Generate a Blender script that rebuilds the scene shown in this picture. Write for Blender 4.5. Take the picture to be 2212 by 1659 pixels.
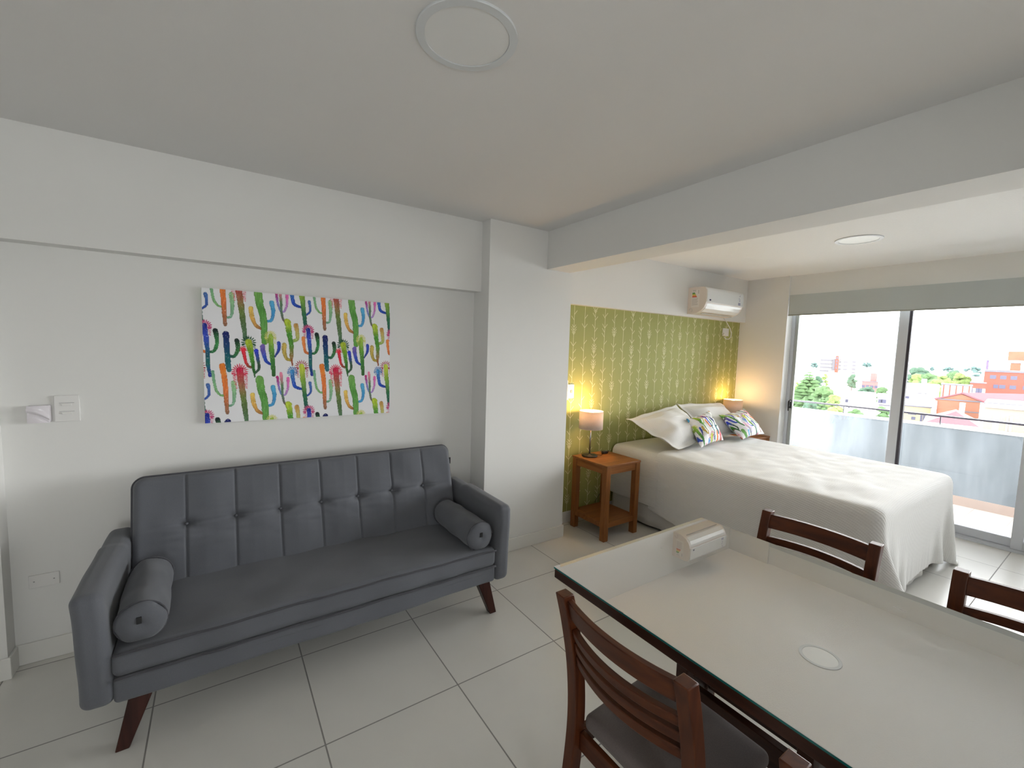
import bpy, math, random
import numpy as np
from mathutils import Vector, Matrix, noise

for o in list(bpy.data.objects):
    bpy.data.objects.remove(o, do_unlink=True)
SC = bpy.context.scene
COL = SC.collection
PI = math.pi

# ------------------------------------------------------------------ camera
YAW, PITCH, ROLL, FPX = 0.597029615, -0.0818200884, 0.0298129416, 937.96
CAMH = 1.63
fw = Vector((math.sin(YAW)*math.cos(PITCH), math.cos(YAW)*math.cos(PITCH), math.sin(PITCH)))
rt0 = Vector((math.cos(YAW), -math.sin(YAW), 0)); up0 = rt0.cross(fw)
RT = rt0*math.cos(ROLL) + up0*math.sin(ROLL); UP = RT.cross(fw)
cam = bpy.data.cameras.new('camera'); co = bpy.data.objects.new('camera', cam); COL.objects.link(co)
cam.sensor_width = 36; cam.sensor_fit = 'HORIZONTAL'; cam.lens = FPX/2212*36
cam.clip_start = 0.05; cam.clip_end = 6000
M = Matrix((RT, UP, -fw)).transposed().to_4x4(); M.translation = (0, 0, CAMH)
co.matrix_world = M
SC.camera = co

# ------------------------------------------------------------------ light and exposure
SC.view_settings.view_transform = 'Standard'
SC.view_settings.look = 'None'
SC.view_settings.gamma = 1
SC.view_settings.use_curve_mapping = False
SC.view_settings.exposure = 1.34
SC.cycles.max_bounces = 7
SC.cycles.diffuse_bounces = 4
SC.cycles.glossy_bounces = 3
SC.cycles.use_adaptive_sampling = True
SC.cycles.adaptive_threshold = 0.045
SC.cycles.transparent_max_bounces = 7
SC.cycles.sample_clamp_indirect = 6
SKY = 7.6
W = bpy.data.worlds.new('overcast_sky'); SC.world = W; W.use_nodes = True
nt = W.node_tree; bg = nt.nodes['Background']
tc = nt.nodes.new('ShaderNodeTexCoord'); sp = nt.nodes.new('ShaderNodeSeparateXYZ')
cr = nt.nodes.new('ShaderNodeValToRGB')
nt.links.new(tc.outputs['Generated'], sp.inputs[0]); nt.links.new(sp.outputs[2], cr.inputs[0])
cr.color_ramp.elements[0].position = 0.05; cr.color_ramp.elements[0].color = (1.0, 1.0, 1.0, 1)
cr.color_ramp.elements[1].position = 0.6; cr.color_ramp.elements[1].color = (0.36, 0.365, 0.375, 1)
nt.links.new(cr.outputs[0], bg.inputs[0]); bg.inputs[1].default_value = SKY

def portal(name, loc, rot, sx, sy):
    l = bpy.data.lights.new(name, 'AREA'); l.shape = 'RECTANGLE'; l.size = sx; l.size_y = sy
    l.cycles.is_portal = True
    o = bpy.data.objects.new(name, l); o.location = loc; o.rotation_euler = rot; COL.objects.link(o)
portal('balcony_door_portal', (5.9, 0.1, 1.2), (0, PI/2, 0), 2.5, 4.9)
portal('fill_window_portal', (-0.45, -2.60, 1.5), (PI/2, 0, 0), 1.1, 1.15)

# ------------------------------------------------------------------ materials
def lin(r, g, b):
    f = lambda c: ((c/255+0.055)/1.055)**2.4 if c > 10 else c/255/12.92
    return (f(r), f(g), f(b), 1)
MATS = {}
def mat(name, col, rough=0.6, metal=0.0, spec=0.5, noise_s=None, noise_a=0.0, bump=None, bump_s=0.2, bump_d=0.002, coord='Object', **kw):
    m = bpy.data.materials.new(name); m.use_nodes = True; MATS[name] = m
    n = m.node_tree.nodes; L = m.node_tree.links; p = n['Principled BSDF']
    if len(col) == 3: col = (*col, 1)
    p.inputs['Base Color'].default_value = col; p.inputs['Roughness'].default_value = rough
    p.inputs['Metallic'].default_value = metal
    p.inputs['Specular IOR Level'].default_value = spec
    for k, v in kw.items(): p.inputs[k].default_value = v
    t = n.new('ShaderNodeTexCoord')
    if noise_s:
        nz = n.new('ShaderNodeTexNoise'); nz.inputs['Scale'].default_value = noise_s; nz.inputs['Detail'].default_value = 5
        L.new(t.outputs[coord], nz.inputs[0])
        mx = n.new('ShaderNodeMix'); mx.data_type = 'RGBA'
        mx.inputs['A'].default_value = tuple(c*(1-noise_a) for c in col[:3])+(1,)
        mx.inputs['B'].default_value = tuple(min(1, c*(1+noise_a)) for c in col[:3])+(1,)
        L.new(nz.outputs['Fac'], mx.inputs['Factor']); L.new(mx.outputs['Result'], p.inputs['Base Color'])
    if bump:
        b2 = n.new('ShaderNodeTexNoise'); b2.inputs['Scale'].default_value = bump; b2.inputs['Detail'].default_value = 4
        L.new(t.outputs[coord], b2.inputs[0])
        bn = n.new('ShaderNodeBump'); bn.inputs['Strength'].default_value = bump_s; bn.inputs['Distance'].default_value = bump_d
        L.new(b2.outputs['Fac'], bn.inputs['Height']); L.new(bn.outputs[0], p.inputs['Normal'])
    return m

wallM = mat('white_paint', (0.79, 0.785, 0.76), 0.7, noise_s=1.5, noise_a=0.015, bump=220, bump_s=0.12, bump_d=0.001)
ceilM = mat('ceiling_paint', (0.76, 0.75, 0.735), 0.8, noise_s=1.5, noise_a=0.012, bump=180, bump_s=0.15, bump_d=0.001)
ceil2M = mat('stippled_ceiling_paint', (0.88, 0.88, 0.865), 0.8, bump=90, bump_s=0.5, bump_d=0.004)
baseM = mat('baseboard_paint', (0.78, 0.77, 0.73), 0.35)
woodM_args = dict(metal=0, spec=0.5)

def wood(name, c1, c2, scale, rough=0.4, axis='Z'):
    m = bpy.data.materials.new(name); m.use_nodes = True
    n = m.node_tree.nodes; L = m.node_tree.links; p = n['Principled BSDF']
    t = n.new('ShaderNodeTexCoord'); mp = n.new('ShaderNodeMapping')
    s = {'X': (1.5, 16, 16), 'Y': (16, 1.5, 16), 'Z': (16, 16, 1.5)}[axis]
    mp.inputs['Scale'].default_value = tuple(v*scale for v in s)
    nz = n.new('ShaderNodeTexNoise'); nz.inputs['Scale'].default_value = 2.5; nz.inputs['Detail'].default_value = 6; nz.inputs['Distortion'].default_value = 0.6
    rp = n.new('ShaderNodeValToRGB'); rp.color_ramp.elements[0].position = 0.3; rp.color_ramp.elements[1].position = 0.7
    rp.color_ramp.elements[0].color = (*c1, 1); rp.color_ramp.elements[1].color = (*c2, 1)
    L.new(t.outputs['Object'], mp.inputs[0]); L.new(mp.outputs[0], nz.inputs[0]); L.new(nz.outputs['Fac'], rp.inputs[0])
    L.new(rp.outputs[0], p.inputs['Base Color']); p.inputs['Roughness'].default_value = rough; p.inputs['Specular IOR Level'].default_value = 0.28
    return m
chairW = {a: wood('chair_wood_'+a.lower(), (0.048, 0.011, 0.0035), (0.115, 0.030, 0.008), 1.0, 0.42, a) for a in 'XYZ'}
nsW = {a: wood('oak_'+a.lower(), (0.21, 0.075, 0.020), (0.33, 0.128, 0.037), 1.0, 0.42, a) for a in 'XYZ'}
legW = wood('sofa_leg_wood', (0.028, 0.008, 0.006), (0.06, 0.018, 0.012), 1.0, 0.35, 'Z')
tableW = wood('table_wood', (0.030, 0.010, 0.006), (0.065, 0.022, 0.012), 1.0, 0.35, 'Y')

def tile_mat(name, col, grout, size, ox, oy, rough=0.22, gw=0.004):
    m = bpy.data.materials.new(name); m.use_nodes = True
    n = m.node_tree.nodes; L = m.node_tree.links; p = n['Principled BSDF']
    t = n.new('ShaderNodeTexCoord'); s = n.new('ShaderNodeSeparateXYZ'); L.new(t.outputs['Object'], s.inputs[0])
    def math_(op, a, b=None, c=None):
        q = n.new('ShaderNodeMath'); q.operation = op
        for i, v in enumerate((a, b, c)):
            if v is None: continue
            if isinstance(v, (int, float)): q.inputs[i].default_value = v
            else: L.new(v, q.inputs[i])
        return q.outputs[0]
    ms = []; cells = []
    for ax, off in ((0, ox), (1, oy)):
        u = math_('DIVIDE', math_('SUBTRACT', s.outputs[ax], off), size)
        d = math_('PINGPONG', u, 0.5)
        ms.append(math_('LESS_THAN', d, gw/2/size)); cells.append(math_('FLOOR', u))
    g = math_('MAXIMUM', ms[0], ms[1])
    cb = n.new('ShaderNodeCombineXYZ'); L.new(cells[0], cb.inputs[0]); L.new(cells[1], cb.inputs[1])
    wn = n.new('ShaderNodeTexWhiteNoise'); L.new(cb.outputs[0], wn.inputs[0])
    nz = n.new('ShaderNodeTexNoise'); nz.inputs['Scale'].default_value = 2.2; nz.inputs['Detail'].default_value = 6
    ad = n.new('ShaderNodeVectorMath'); ad.operation = 'ADD'; L.new(t.outputs['Object'], ad.inputs[0])
    vs = n.new('ShaderNodeVectorMath'); vs.operation = 'SCALE'; vs.inputs[3].default_value = 9.0
    L.new(wn.outputs['Color'], vs.inputs[0]); L.new(vs.outputs[0], ad.inputs[1]); L.new(ad.outputs[0], nz.inputs[0])
    f = math_('ADD', math_('MULTIPLY', nz.outputs['Fac'], 0.7), math_('MULTIPLY', wn.outputs['Value'], 0.15))
    mx = n.new('ShaderNodeMix'); mx.data_type = 'RGBA'
    mx.inputs['A'].default_value = tuple(c*0.88 for c in col)+(1,); mx.inputs['B'].default_value = tuple(min(1, c*1.12) for c in col)+(1,)
    L.new(f, mx.inputs['Factor'])
    m2 = n.new('ShaderNodeMix'); m2.data_type = 'RGBA'; L.new(g, m2.inputs['Factor']); L.new(mx.outputs['Result'], m2.inputs['A'])
    m2.inputs['B'].default_value = (*grout, 1); L.new(m2.outputs['Result'], p.inputs['Base Color'])
    L.new(math_('ADD', math_('MULTIPLY', g, 0.4), rough), p.inputs['Roughness'])
    b = n.new('ShaderNodeBump'); b.inputs['Strength'].default_value = 0.4; b.inputs['Distance'].default_value = 0.002
    L.new(math_('SUBTRACT', 1.0, g), b.inputs['Height']); L.new(b.outputs[0], p.inputs['Normal'])
    return m
floorM = tile_mat('porcelain_tile', (0.715, 0.70, 0.655), (0.26, 0.25, 0.235), 0.5995, 0.93, 1.757, 0.26, 0.006)
balcM = tile_mat('balcony_tile', (0.50, 0.45, 0.41), (0.32, 0.28, 0.26), 0.30, 5.9, 0.1, 0.4)

def fabric(name, col, scale=400, a=0.25, bump=0.35, rough=0.9):
    m = bpy.data.materials.new(name); m.use_nodes = True
    n = m.node_tree.nodes; L = m.node_tree.links; p = n['Principled BSDF']
    t = n.new('ShaderNodeTexCoord')
    nz = n.new('ShaderNodeTexNoise'); nz.inputs['Scale'].default_value = scale; nz.inputs['Detail'].default_value = 2
    L.new(t.outputs['Object'], nz.inputs[0])
    n2 = n.new('ShaderNodeTexNoise'); n2.inputs['Scale'].default_value = 5; n2.inputs['Detail'].default_value = 4
    L.new(t.outputs['Object'], n2.inputs[0])
    mm = n.new('ShaderNodeMath'); mm.operation = 'ADD'; L.new(nz.outputs['Fac'], mm.inputs[0]); L.new(n2.outputs['Fac'], mm.inputs[1])
    hh = n.new('ShaderNodeMath'); hh.operation = 'MULTIPLY'; hh.inputs[1].default_value = 0.5; L.new(mm.outputs[0], hh.inputs[0])
    mx = n.new('ShaderNodeMix'); mx.data_type = 'RGBA'
    mx.inputs['A'].default_value = tuple(c*(1-a) for c in col)+(1,); mx.inputs['B'].default_value = tuple(min(1, c*(1+a)) for c in col)+(1,)
    L.new(hh.outputs[0], mx.inputs['Factor']); L.new(mx.outputs['Result'], p.inputs['Base Color'])
    p.inputs['Roughness'].default_value = rough; p.inputs['Sheen Weight'].default_value = 0.15; p.inputs['Sheen Roughness'].default_value = 0.5
    b = n.new('ShaderNodeBump'); b.inputs['Strength'].default_value = bump; b.inputs['Distance'].default_value = 0.001
    L.new(nz.outputs['Fac'], b.inputs['Height']); L.new(b.outputs[0], p.inputs['Normal'])
    return m
sofaM = fabric('grey_sofa_fabric', (0.114, 0.120, 0.136))
pipeM = fabric('sofa_piping', (0.06, 0.06, 0.07))
seatM = fabric('chair_seat_fabric', (0.145, 0.118, 0.110), 350, 0.5)
skirtM = fabric('bed_skirt_cloth', (0.66, 0.64, 0.61), 300, 0.05, 0.1)
sheetM = fabric('white_sheet', (0.80, 0.79, 0.75), 300, 0.03, 0.1)

def ribbed(name, col, pitch, use_uv=True, strength=0.5, dist=0.003):
    m = bpy.data.materials.new(name); m.use_nodes = True
    n = m.node_tree.nodes; L = m.node_tree.links; p = n['Principled BSDF']
    p.inputs['Base Color'].default_value = (*col, 1); p.inputs['Roughness'].default_value = 0.9
    p.inputs['Sheen Weight'].default_value = 0.2
    t = n.new('ShaderNodeTexCoord'); s = n.new('ShaderNodeSeparateXYZ'); L.new(t.outputs['UV'], s.inputs[0])
    hs = []
    for ax, ph, w in ((0, pitch, 1.0), (1, pitch*0.8, 0.35)):
        q = n.new('ShaderNodeMath'); q.operation = 'MULTIPLY'; q.inputs[1].default_value = 2*PI/ph; L.new(s.outputs[ax], q.inputs[0])
        q2 = n.new('ShaderNodeMath'); q2.operation = 'SINE'; L.new(q.outputs[0], q2.inputs[0])
        q3 = n.new('ShaderNodeMath'); q3.operation = 'MULTIPLY'; q3.inputs[1].default_value = w; L.new(q2.outputs[0], q3.inputs[0]); hs.append(q3.outputs[0])
    ad = n.new('ShaderNodeMath'); ad.operation = 'ADD'; L.new(hs[0], ad.inputs[0]); L.new(hs[1], ad.inputs[1])
    b = n.new('ShaderNodeBump'); b.inputs['Strength'].default_value = strength; b.inputs['Distance'].default_value = dist
    L.new(ad.outputs[0], b.inputs['Height']); L.new(b.outputs[0], p.inputs['Normal'])
    return m
coverM = ribbed('waffle_coverlet', (0.78, 0.775, 0.76), 0.0125, strength=0.33, dist=0.002)
pillowM = ribbed('waffle_pillowcase', (0.80, 0.79, 0.77), 0.0115, strength=0.4, dist=0.002)

plasticM = mat('white_plastic', (0.80, 0.79, 0.77), 0.25)
acSideM = mat('warm_white_plastic', (0.70, 0.64, 0.59), 0.35)
acFrontM = mat('glossy_white_plastic', (0.78, 0.80, 0.80), 0.12)
blackM = mat('black_plastic', (0.012, 0.012, 0.013), 0.35)
greyPM = mat('grey_plastic', (0.35, 0.35, 0.35), 0.4)
aluM = mat('grey_white_aluminium', (0.60, 0.62, 0.66), 0.4, 0.0)
aluDM = mat('grey_green_aluminium', (0.40, 0.42, 0.40), 0.45)
gasketM = mat('dark_gasket', (0.05, 0.045, 0.06), 0.6)
steelM = mat('brushed_steel', (0.35, 0.33, 0.31), 0.3, 1.0)
bronzeM = mat('bronze_base', (0.05, 0.042, 0.03), 0.35, 0.6)
railM = mat('dark_rail_paint', (0.035, 0.032, 0.045), 0.4)
blindM = fabric('roller_blind_cloth', (0.52, 0.56, 0.56), 600, 0.04, 0.1)
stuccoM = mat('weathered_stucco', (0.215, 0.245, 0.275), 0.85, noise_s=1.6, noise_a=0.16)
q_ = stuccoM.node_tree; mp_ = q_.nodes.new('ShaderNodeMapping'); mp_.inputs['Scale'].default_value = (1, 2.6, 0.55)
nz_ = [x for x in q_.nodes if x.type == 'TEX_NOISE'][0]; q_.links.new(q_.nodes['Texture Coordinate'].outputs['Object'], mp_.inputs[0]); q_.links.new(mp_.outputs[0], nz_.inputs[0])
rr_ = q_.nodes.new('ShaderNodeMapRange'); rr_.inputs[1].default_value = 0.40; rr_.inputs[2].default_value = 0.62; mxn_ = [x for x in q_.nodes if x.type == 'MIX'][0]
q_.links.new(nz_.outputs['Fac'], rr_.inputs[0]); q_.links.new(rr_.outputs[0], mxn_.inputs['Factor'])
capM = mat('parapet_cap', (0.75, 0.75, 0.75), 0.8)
pinkTM = mat('pinkish_skirting_tile', (0.42, 0.33, 0.29), 0.4)
rimM = mat('lamp_rim_grey', (0.66, 0.68, 0.69), 0.35)
diffM = mat('lamp_diffuser', (0.78, 0.78, 0.765), 0.35)
diff2M = mat('lamp_diffuser_bright', (0.88, 0.90, 0.87), 0.35)

# painted glass table top: pale film under clear float glass
tgM = bpy.data.materials.new('painted_glass'); tgM.use_nodes = True
n = tgM.node_tree.nodes; L = tgM.node_tree.links; n.remove(n['Principled BSDF'])
t = n.new('ShaderNodeTexCoord'); mp = n.new('ShaderNodeMapping'); mp.inputs['Scale'].default_value = (7, 1.6, 1); mp.inputs['Rotation'].default_value = (0, 0, 0.25)
L.new(t.outputs['Object'], mp.inputs[0])
nz = n.new('ShaderNodeTexNoise'); nz.inputs['Scale'].default_value = 1.6; nz.inputs['Detail'].default_value = 5; L.new(mp.outputs[0], nz.inputs[0])
rp = n.new('ShaderNodeValToRGB'); rp.color_ramp.elements[0].position = 0.5; rp.color_ramp.elements[1].position = 0.8
rp.color_ramp.elements[0].color = (0.43, 0.42, 0.385, 1); rp.color_ramp.elements[1].color = (0.56, 0.56, 0.54, 1)
L.new(nz.outputs['Fac'], rp.inputs[0])
df = n.new('ShaderNodeBsdfDiffuse'); L.new(rp.outputs[0], df.inputs[0])
gl = n.new('ShaderNodeBsdfGlossy'); gl.inputs['Roughness'].default_value = 0.0
mx = n.new('ShaderNodeMixShader'); mx.inputs[0].default_value = 0.66; L.new(df.outputs[0], mx.inputs[1]); L.new(gl.outputs[0], mx.inputs[2])
L.new(mx.outputs[0], n['Material Output'].inputs[0])
edgeM = mat('green_glass_edge', (0.02, 0.16, 0.15), 0.1)

def glass_mat(name, tint=(0.97, 0.98, 0.98)):
    m = bpy.data.materials.new(name); m.use_nodes = True
    n = m.node_tree.nodes; L = m.node_tree.links; n.remove(n['Principled BSDF'])
    out = n['Material Output']; tr = n.new('ShaderNodeBsdfTransparent'); tr.inputs[0].default_value = (*tint, 1)
    gl = n.new('ShaderNodeBsdfGlossy'); gl.inputs['Roughness'].default_value = 0.01
    fr = n.new('ShaderNodeFresnel'); fr.inputs[0].default_value = 1.45
    mx = n.new('ShaderNodeMixShader'); L.new(fr.outputs[0], mx.inputs[0]); L.new(tr.outputs[0], mx.inputs[1]); L.new(gl.outputs[0], mx.inputs[2])
    L.new(mx.outputs[0], out.inputs[0]); return m
paneM = glass_mat('window_glass')

def shade_mat():
    m = bpy.data.materials.new('linen_shade'); m.use_nodes = True
    n = m.node_tree.nodes; L = m.node_tree.links; n.remove(n['Principled BSDF']); out = n['Material Output']
    t = n.new('ShaderNodeTexCoord'); nz = n.new('ShaderNodeTexNoise'); nz.inputs['Scale'].default_value = 250; L.new(t.outputs['Object'], nz.inputs[0])
    rp = n.new('ShaderNodeValToRGB'); rp.color_ramp.elements[0].color = (0.62, 0.50, 0.42, 1); rp.color_ramp.elements[1].color = (0.86, 0.78, 0.70, 1)
    L.new(nz.outputs['Fac'], rp.inputs[0])
    d = n.new('ShaderNodeBsdfDiffuse'); tl = n.new('ShaderNodeBsdfTranslucent'); L.new(rp.outputs[0], d.inputs[0]); L.new(rp.outputs[0], tl.inputs[0])
    mx = n.new('ShaderNodeMixShader'); mx.inputs[0].default_value = 0.22
    L.new(d.outputs[0], mx.inputs[1]); L.new(tl.outputs[0], mx.inputs[2]); L.new(mx.outputs[0], out.inputs[0]); return m
shadeM = shade_mat()

def vcol_mat(name, rough=0.8):
    m = bpy.data.materials.new(name); m.use_nodes = True
    n = m.node_tree.nodes; L = m.node_tree.links; p = n['Principled BSDF']
    a = n.new('ShaderNodeAttribute'); a.attribute_name = 'print'
    L.new(a.outputs['Color'], p.inputs['Base Color']); p.inputs['Roughness'].default_value = rough; return m
printM = vcol_mat('cactus_print')

# ------------------------------------------------------------------ mesh builder
class MB:
    def __init__(s): s.v = []; s.f = []; s.m = []; s.sm = []
    def add(s, vs, fs, mi=0, smooth=False):
        b = len(s.v); s.v += [tuple(v) for v in vs]
        for f in fs: s.f.append(tuple(b+i for i in f)); s.m.append(mi); s.sm.append(smooth)
        return s
    def box(s, x0, x1, y0, y1, z0, z1, mi=0):
        if x0 > x1: x0, x1 = x1, x0
        if y0 > y1: y0, y1 = y1, y0
        if z0 > z1: z0, z1 = z1, z0
        v = [(x, y, z) for z in (z0, z1) for y in (y0, y1) for x in (x0, x1)]
        return s.add(v, [(0, 2, 3, 1), (4, 5, 7, 6), (0, 1, 5, 4), (2, 6, 7, 3), (0, 4, 6, 2), (1, 3, 7, 5)], mi)
    def hexa(s, bot, top, mi=0):   # two quads, same winding (ccw from above)
        return s.add(list(bot)+list(top), [(3, 2, 1, 0), (4, 5, 6, 7), (0, 1, 5, 4), (1, 2, 6, 5), (2, 3, 7, 6), (3, 0, 4, 7)], mi)
    def tube(s, path, r, n=10, mi=0, caps=True):
        path = [Vector(p) for p in path]; rs = r if isinstance(r, (list, tuple)) else [r]*len(path)
        vs = []; nv = None
        for i, p in enumerate(path):
            d = (path[min(i+1, len(path)-1)]-path[max(i-1, 0)]).normalized()
            if nv is None: nv = d.orthogonal().normalized()
            nv = (nv-d*nv.dot(d)).normalized(); b = d.cross(nv)
            for k in range(n):
                a = 2*PI*k/n; vs.append(p+(nv*math.cos(a)+b*math.sin(a))*rs[i])
        fs = [(i*n+k, i*n+(k+1) % n, (i+1)*n+(k+1) % n, (i+1)*n+k) for i in range(len(path)-1) for k in range(n)]
        s.add(vs, fs, mi, True)
        if caps:
            b = len(s.v)-len(vs)
            s.f.append(tuple(b+k for k in range(n))[::-1]); s.m.append(mi); s.sm.append(False)
            s.f.append(tuple(b+(len(path)-1)*n+k for k in range(n))); s.m.append(mi); s.sm.append(False)
        return s
    def lathe(s, prof, c, n=40, mi=0, sx=1, sy=1, smooth=True):
        vs = [(c[0]+r*math.cos(2*PI*k/n)*sx, c[1]+r*math.sin(2*PI*k/n)*sy, c[2]+z) for r, z in prof for k in range(n)]
        fs = [(i*n+k, i*n+(k+1) % n, (i+1)*n+(k+1) % n, (i+1)*n+k) for i in range(len(prof)-1) for k in range(n)]
        s.add(vs, fs, mi, smooth); b = len(s.v)-len(vs)
        if prof[0][0] > 1e-5: s.f.append(tuple(b+k for k in range(n))[::-1]); s.m.append(mi); s.sm.append(False)
        if prof[-1][0] > 1e-5: s.f.append(tuple(b+(len(prof)-1)*n+k for k in range(n))); s.m.append(mi); s.sm.append(False)
        return s
    def prism(s, poly, axis, a, b, mi=0, smooth=False):   # extrude 2D polygon along axis from a to b
        n = len(poly)
        def P(q, t):
            return {'x': (t, q[0], q[1]), 'y': (q[0], t, q[1]), 'z': (q[0], q[1], t)}[axis]
        vs = [P(q, a) for q in poly]+[P(q, b) for q in poly]
        s.add(vs, [(i, (i+1) % n, n+(i+1) % n, n+i) for i in range(n)], mi, smooth)
        s.add(vs, [tuple(range(n))[::-1], tuple(range(n, 2*n))], mi)
        return s
    def build(s, name, mats, parent=None, bevel=0, seg=2, sub=0, smooth=False, solid=0, origin=None):
        root = parent
        off = Vector((0, 0, 0))
        if origin is not None: off = Vector(origin)
        elif parent is not None:
            r = parent
            while r.parent is not None: r = r.parent
            off = Vector(ORG.get(r.name, (0, 0, 0)))
        me = bpy.data.meshes.new(name)
        me.from_pydata([tuple(Vector(v)-off) for v in s.v], [], s.f)
        if not isinstance(mats, (list, tuple)): mats = [mats]
        for m in mats: me.materials.append(m)
        me.polygons.foreach_set('material_index', s.m)
        me.polygons.foreach_set('use_smooth', [True]*len(s.f) if smooth else s.sm)
        me.update()
        import bmesh
        bm = bmesh.new(); bm.from_mesh(me); bmesh.ops.recalc_face_normals(bm, faces=bm.faces); bm.to_mesh(me); bm.free()
        o = bpy.data.objects.new(name, me); COL.objects.link(o)
        if parent is not None: o.parent = parent
        elif origin is not None: o.location = off
        if bevel:
            b = o.modifiers.new('bevel', 'BEVEL'); b.width = bevel; b.segments = seg; b.limit_method = 'ANGLE'; b.angle_limit = 0.6
            b.harden_normals = False
            if seg > 1: me.polygons.foreach_set('use_smooth', [True]*len(me.polygons)); me.set_sharp_from_angle(angle=0.7) if not seg > 2 else None
        if solid: q = o.modifiers.new('solid', 'SOLIDIFY'); q.thickness = solid; q.offset = 0
        if sub: q = o.modifiers.new('sub', 'SUBSURF'); q.levels = sub; q.render_levels = sub
        return o
ORG = {}
def tag(o, label=None, cat=None, group=None, kind=None):
    if label: o['label'] = label
    if cat: o['category'] = cat
    if group: o['group'] = group
    if kind: o['kind'] = kind
    return o
def thing(name, label, cat, loc, group=None, kind=None):
    o = bpy.data.objects.new(name, None); COL.objects.link(o); o.location = loc; o.empty_display_size = 0.1
    ORG[o.name] = loc
    return tag(o, label, cat, group, kind)
def struct(name, mb, m, label=None, **k):
    o = mb.build(name, m, **k); o['kind'] = 'structure'
    if label: o['label'] = label
    return o
def copy_tree(o, parent=None):
    c = o.copy(); COL.objects.link(c); c.parent = parent
    for ch in list(o.children): copy_tree(ch, c)
    return c

# ------------------------------------------------------------------ the room shell
YA, YC, YS = 3.01, 2.788, 2.915      # back wall, column front, soffit front
ZC, XW = 2.565, 5.536
XL, YB = -2.3, -2.6                   # far left wall, rear wall
struct('floor', MB().box(XL, 5.80, YB, YA+0.1, -0.12, 0), floorM, 'pale grey beige porcelain tile floor')
struct('ceiling', MB().box(XL, 2.32, YB, YA+0.1, ZC, ZC+0.15), ceilM, 'grey white plaster ceiling over the sofa side')
struct('ceiling_bedroom', MB().box(2.32, 5.80, YB, YA+0.1, ZC, ZC+0.15), ceil2M, 'stippled white ceiling over the bed')
struct('wall_back', MB().box(XL, 5.80, YA, YA+0.12, 0, ZC).box(XL, -0.85, YS, YA, 0, 2.05), wallM, 'long white wall behind the sofa and bed')
struct('trim_1', MB().box(XL, 1.665, YS-0.012, YA, 2.05, ZC), wallM, 'shallow white soffit above the sofa')
struct('trim_2', MB().box(2.468, 5.536, 2.94, YA, 2.04, ZC), wallM, 'shallow white soffit above the patterned wall')
struct('trim_3', MB().box(1.665, 2.468, YC, YA, 0, ZC), wallM, 'white column between sofa and bed')
struct('trim_4', MB().box(2.203, 2.447, YB, YC, 2.269, ZC), wallM, 'deep white ceiling beam between the two areas')
struct('wall_left', MB().box(XL-0.12, XL, YB, YA, 0, ZC), wallM)
# rear wall with an opening added behind the camera for fill daylight
WX0, WX1, WZ0, WZ1 = -0.9, 0.0, 0.95, 2.0
struct('wall_rear', MB().box(XL, WX0, YB-0.12, YB, 0, ZC).box(WX1, 5.8, YB-0.12, YB, 0, ZC).box(WX0, WX1, YB-0.12, YB, 0, WZ0).box(WX0, WX1, YB-0.12, YB, WZ1, ZC), wallM)
# window wall
DY0, DY1 = -2.35, 2.455
struct('wall_right', MB().box(XW, 5.80, DY1, YA, 0, ZC).box(XW+0.03, 5.80, DY0, DY1, 2.345, ZC).box(XW, 5.80, YB, DY0, 0, ZC), wallM, 'white wall around the balcony door')
# baseboards
bb = 0.105
struct('baseboard_back', MB().box(2.468, 3.2, YA-0.012, YA, 0, bb).box(-0.85, 1.665, YA-0.012, YA, 0, bb), baseM, bevel=0.003)
struct('baseboard_column', MB().box(1.653, 2.480, YC-0.012, YC, 0, bb).box(1.653, 1.665, YC, YA-0.012, 0, bb).box(2.468, 2.480, YC, YA-0.012, 0, bb), baseM, bevel=0.003)
struct('baseboard_left', MB().box(XL, -0.838, YS-0.012, YS, 0, bb).box(-0.85, -0.838, YS, YA-0.012, 0, bb), baseM, bevel=0.003)
struct('baseboard_right', MB().box(XW-0.012, XW, DY1+0.01, YA-0.012, 0, bb), baseM, bevel=0.003)

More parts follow.
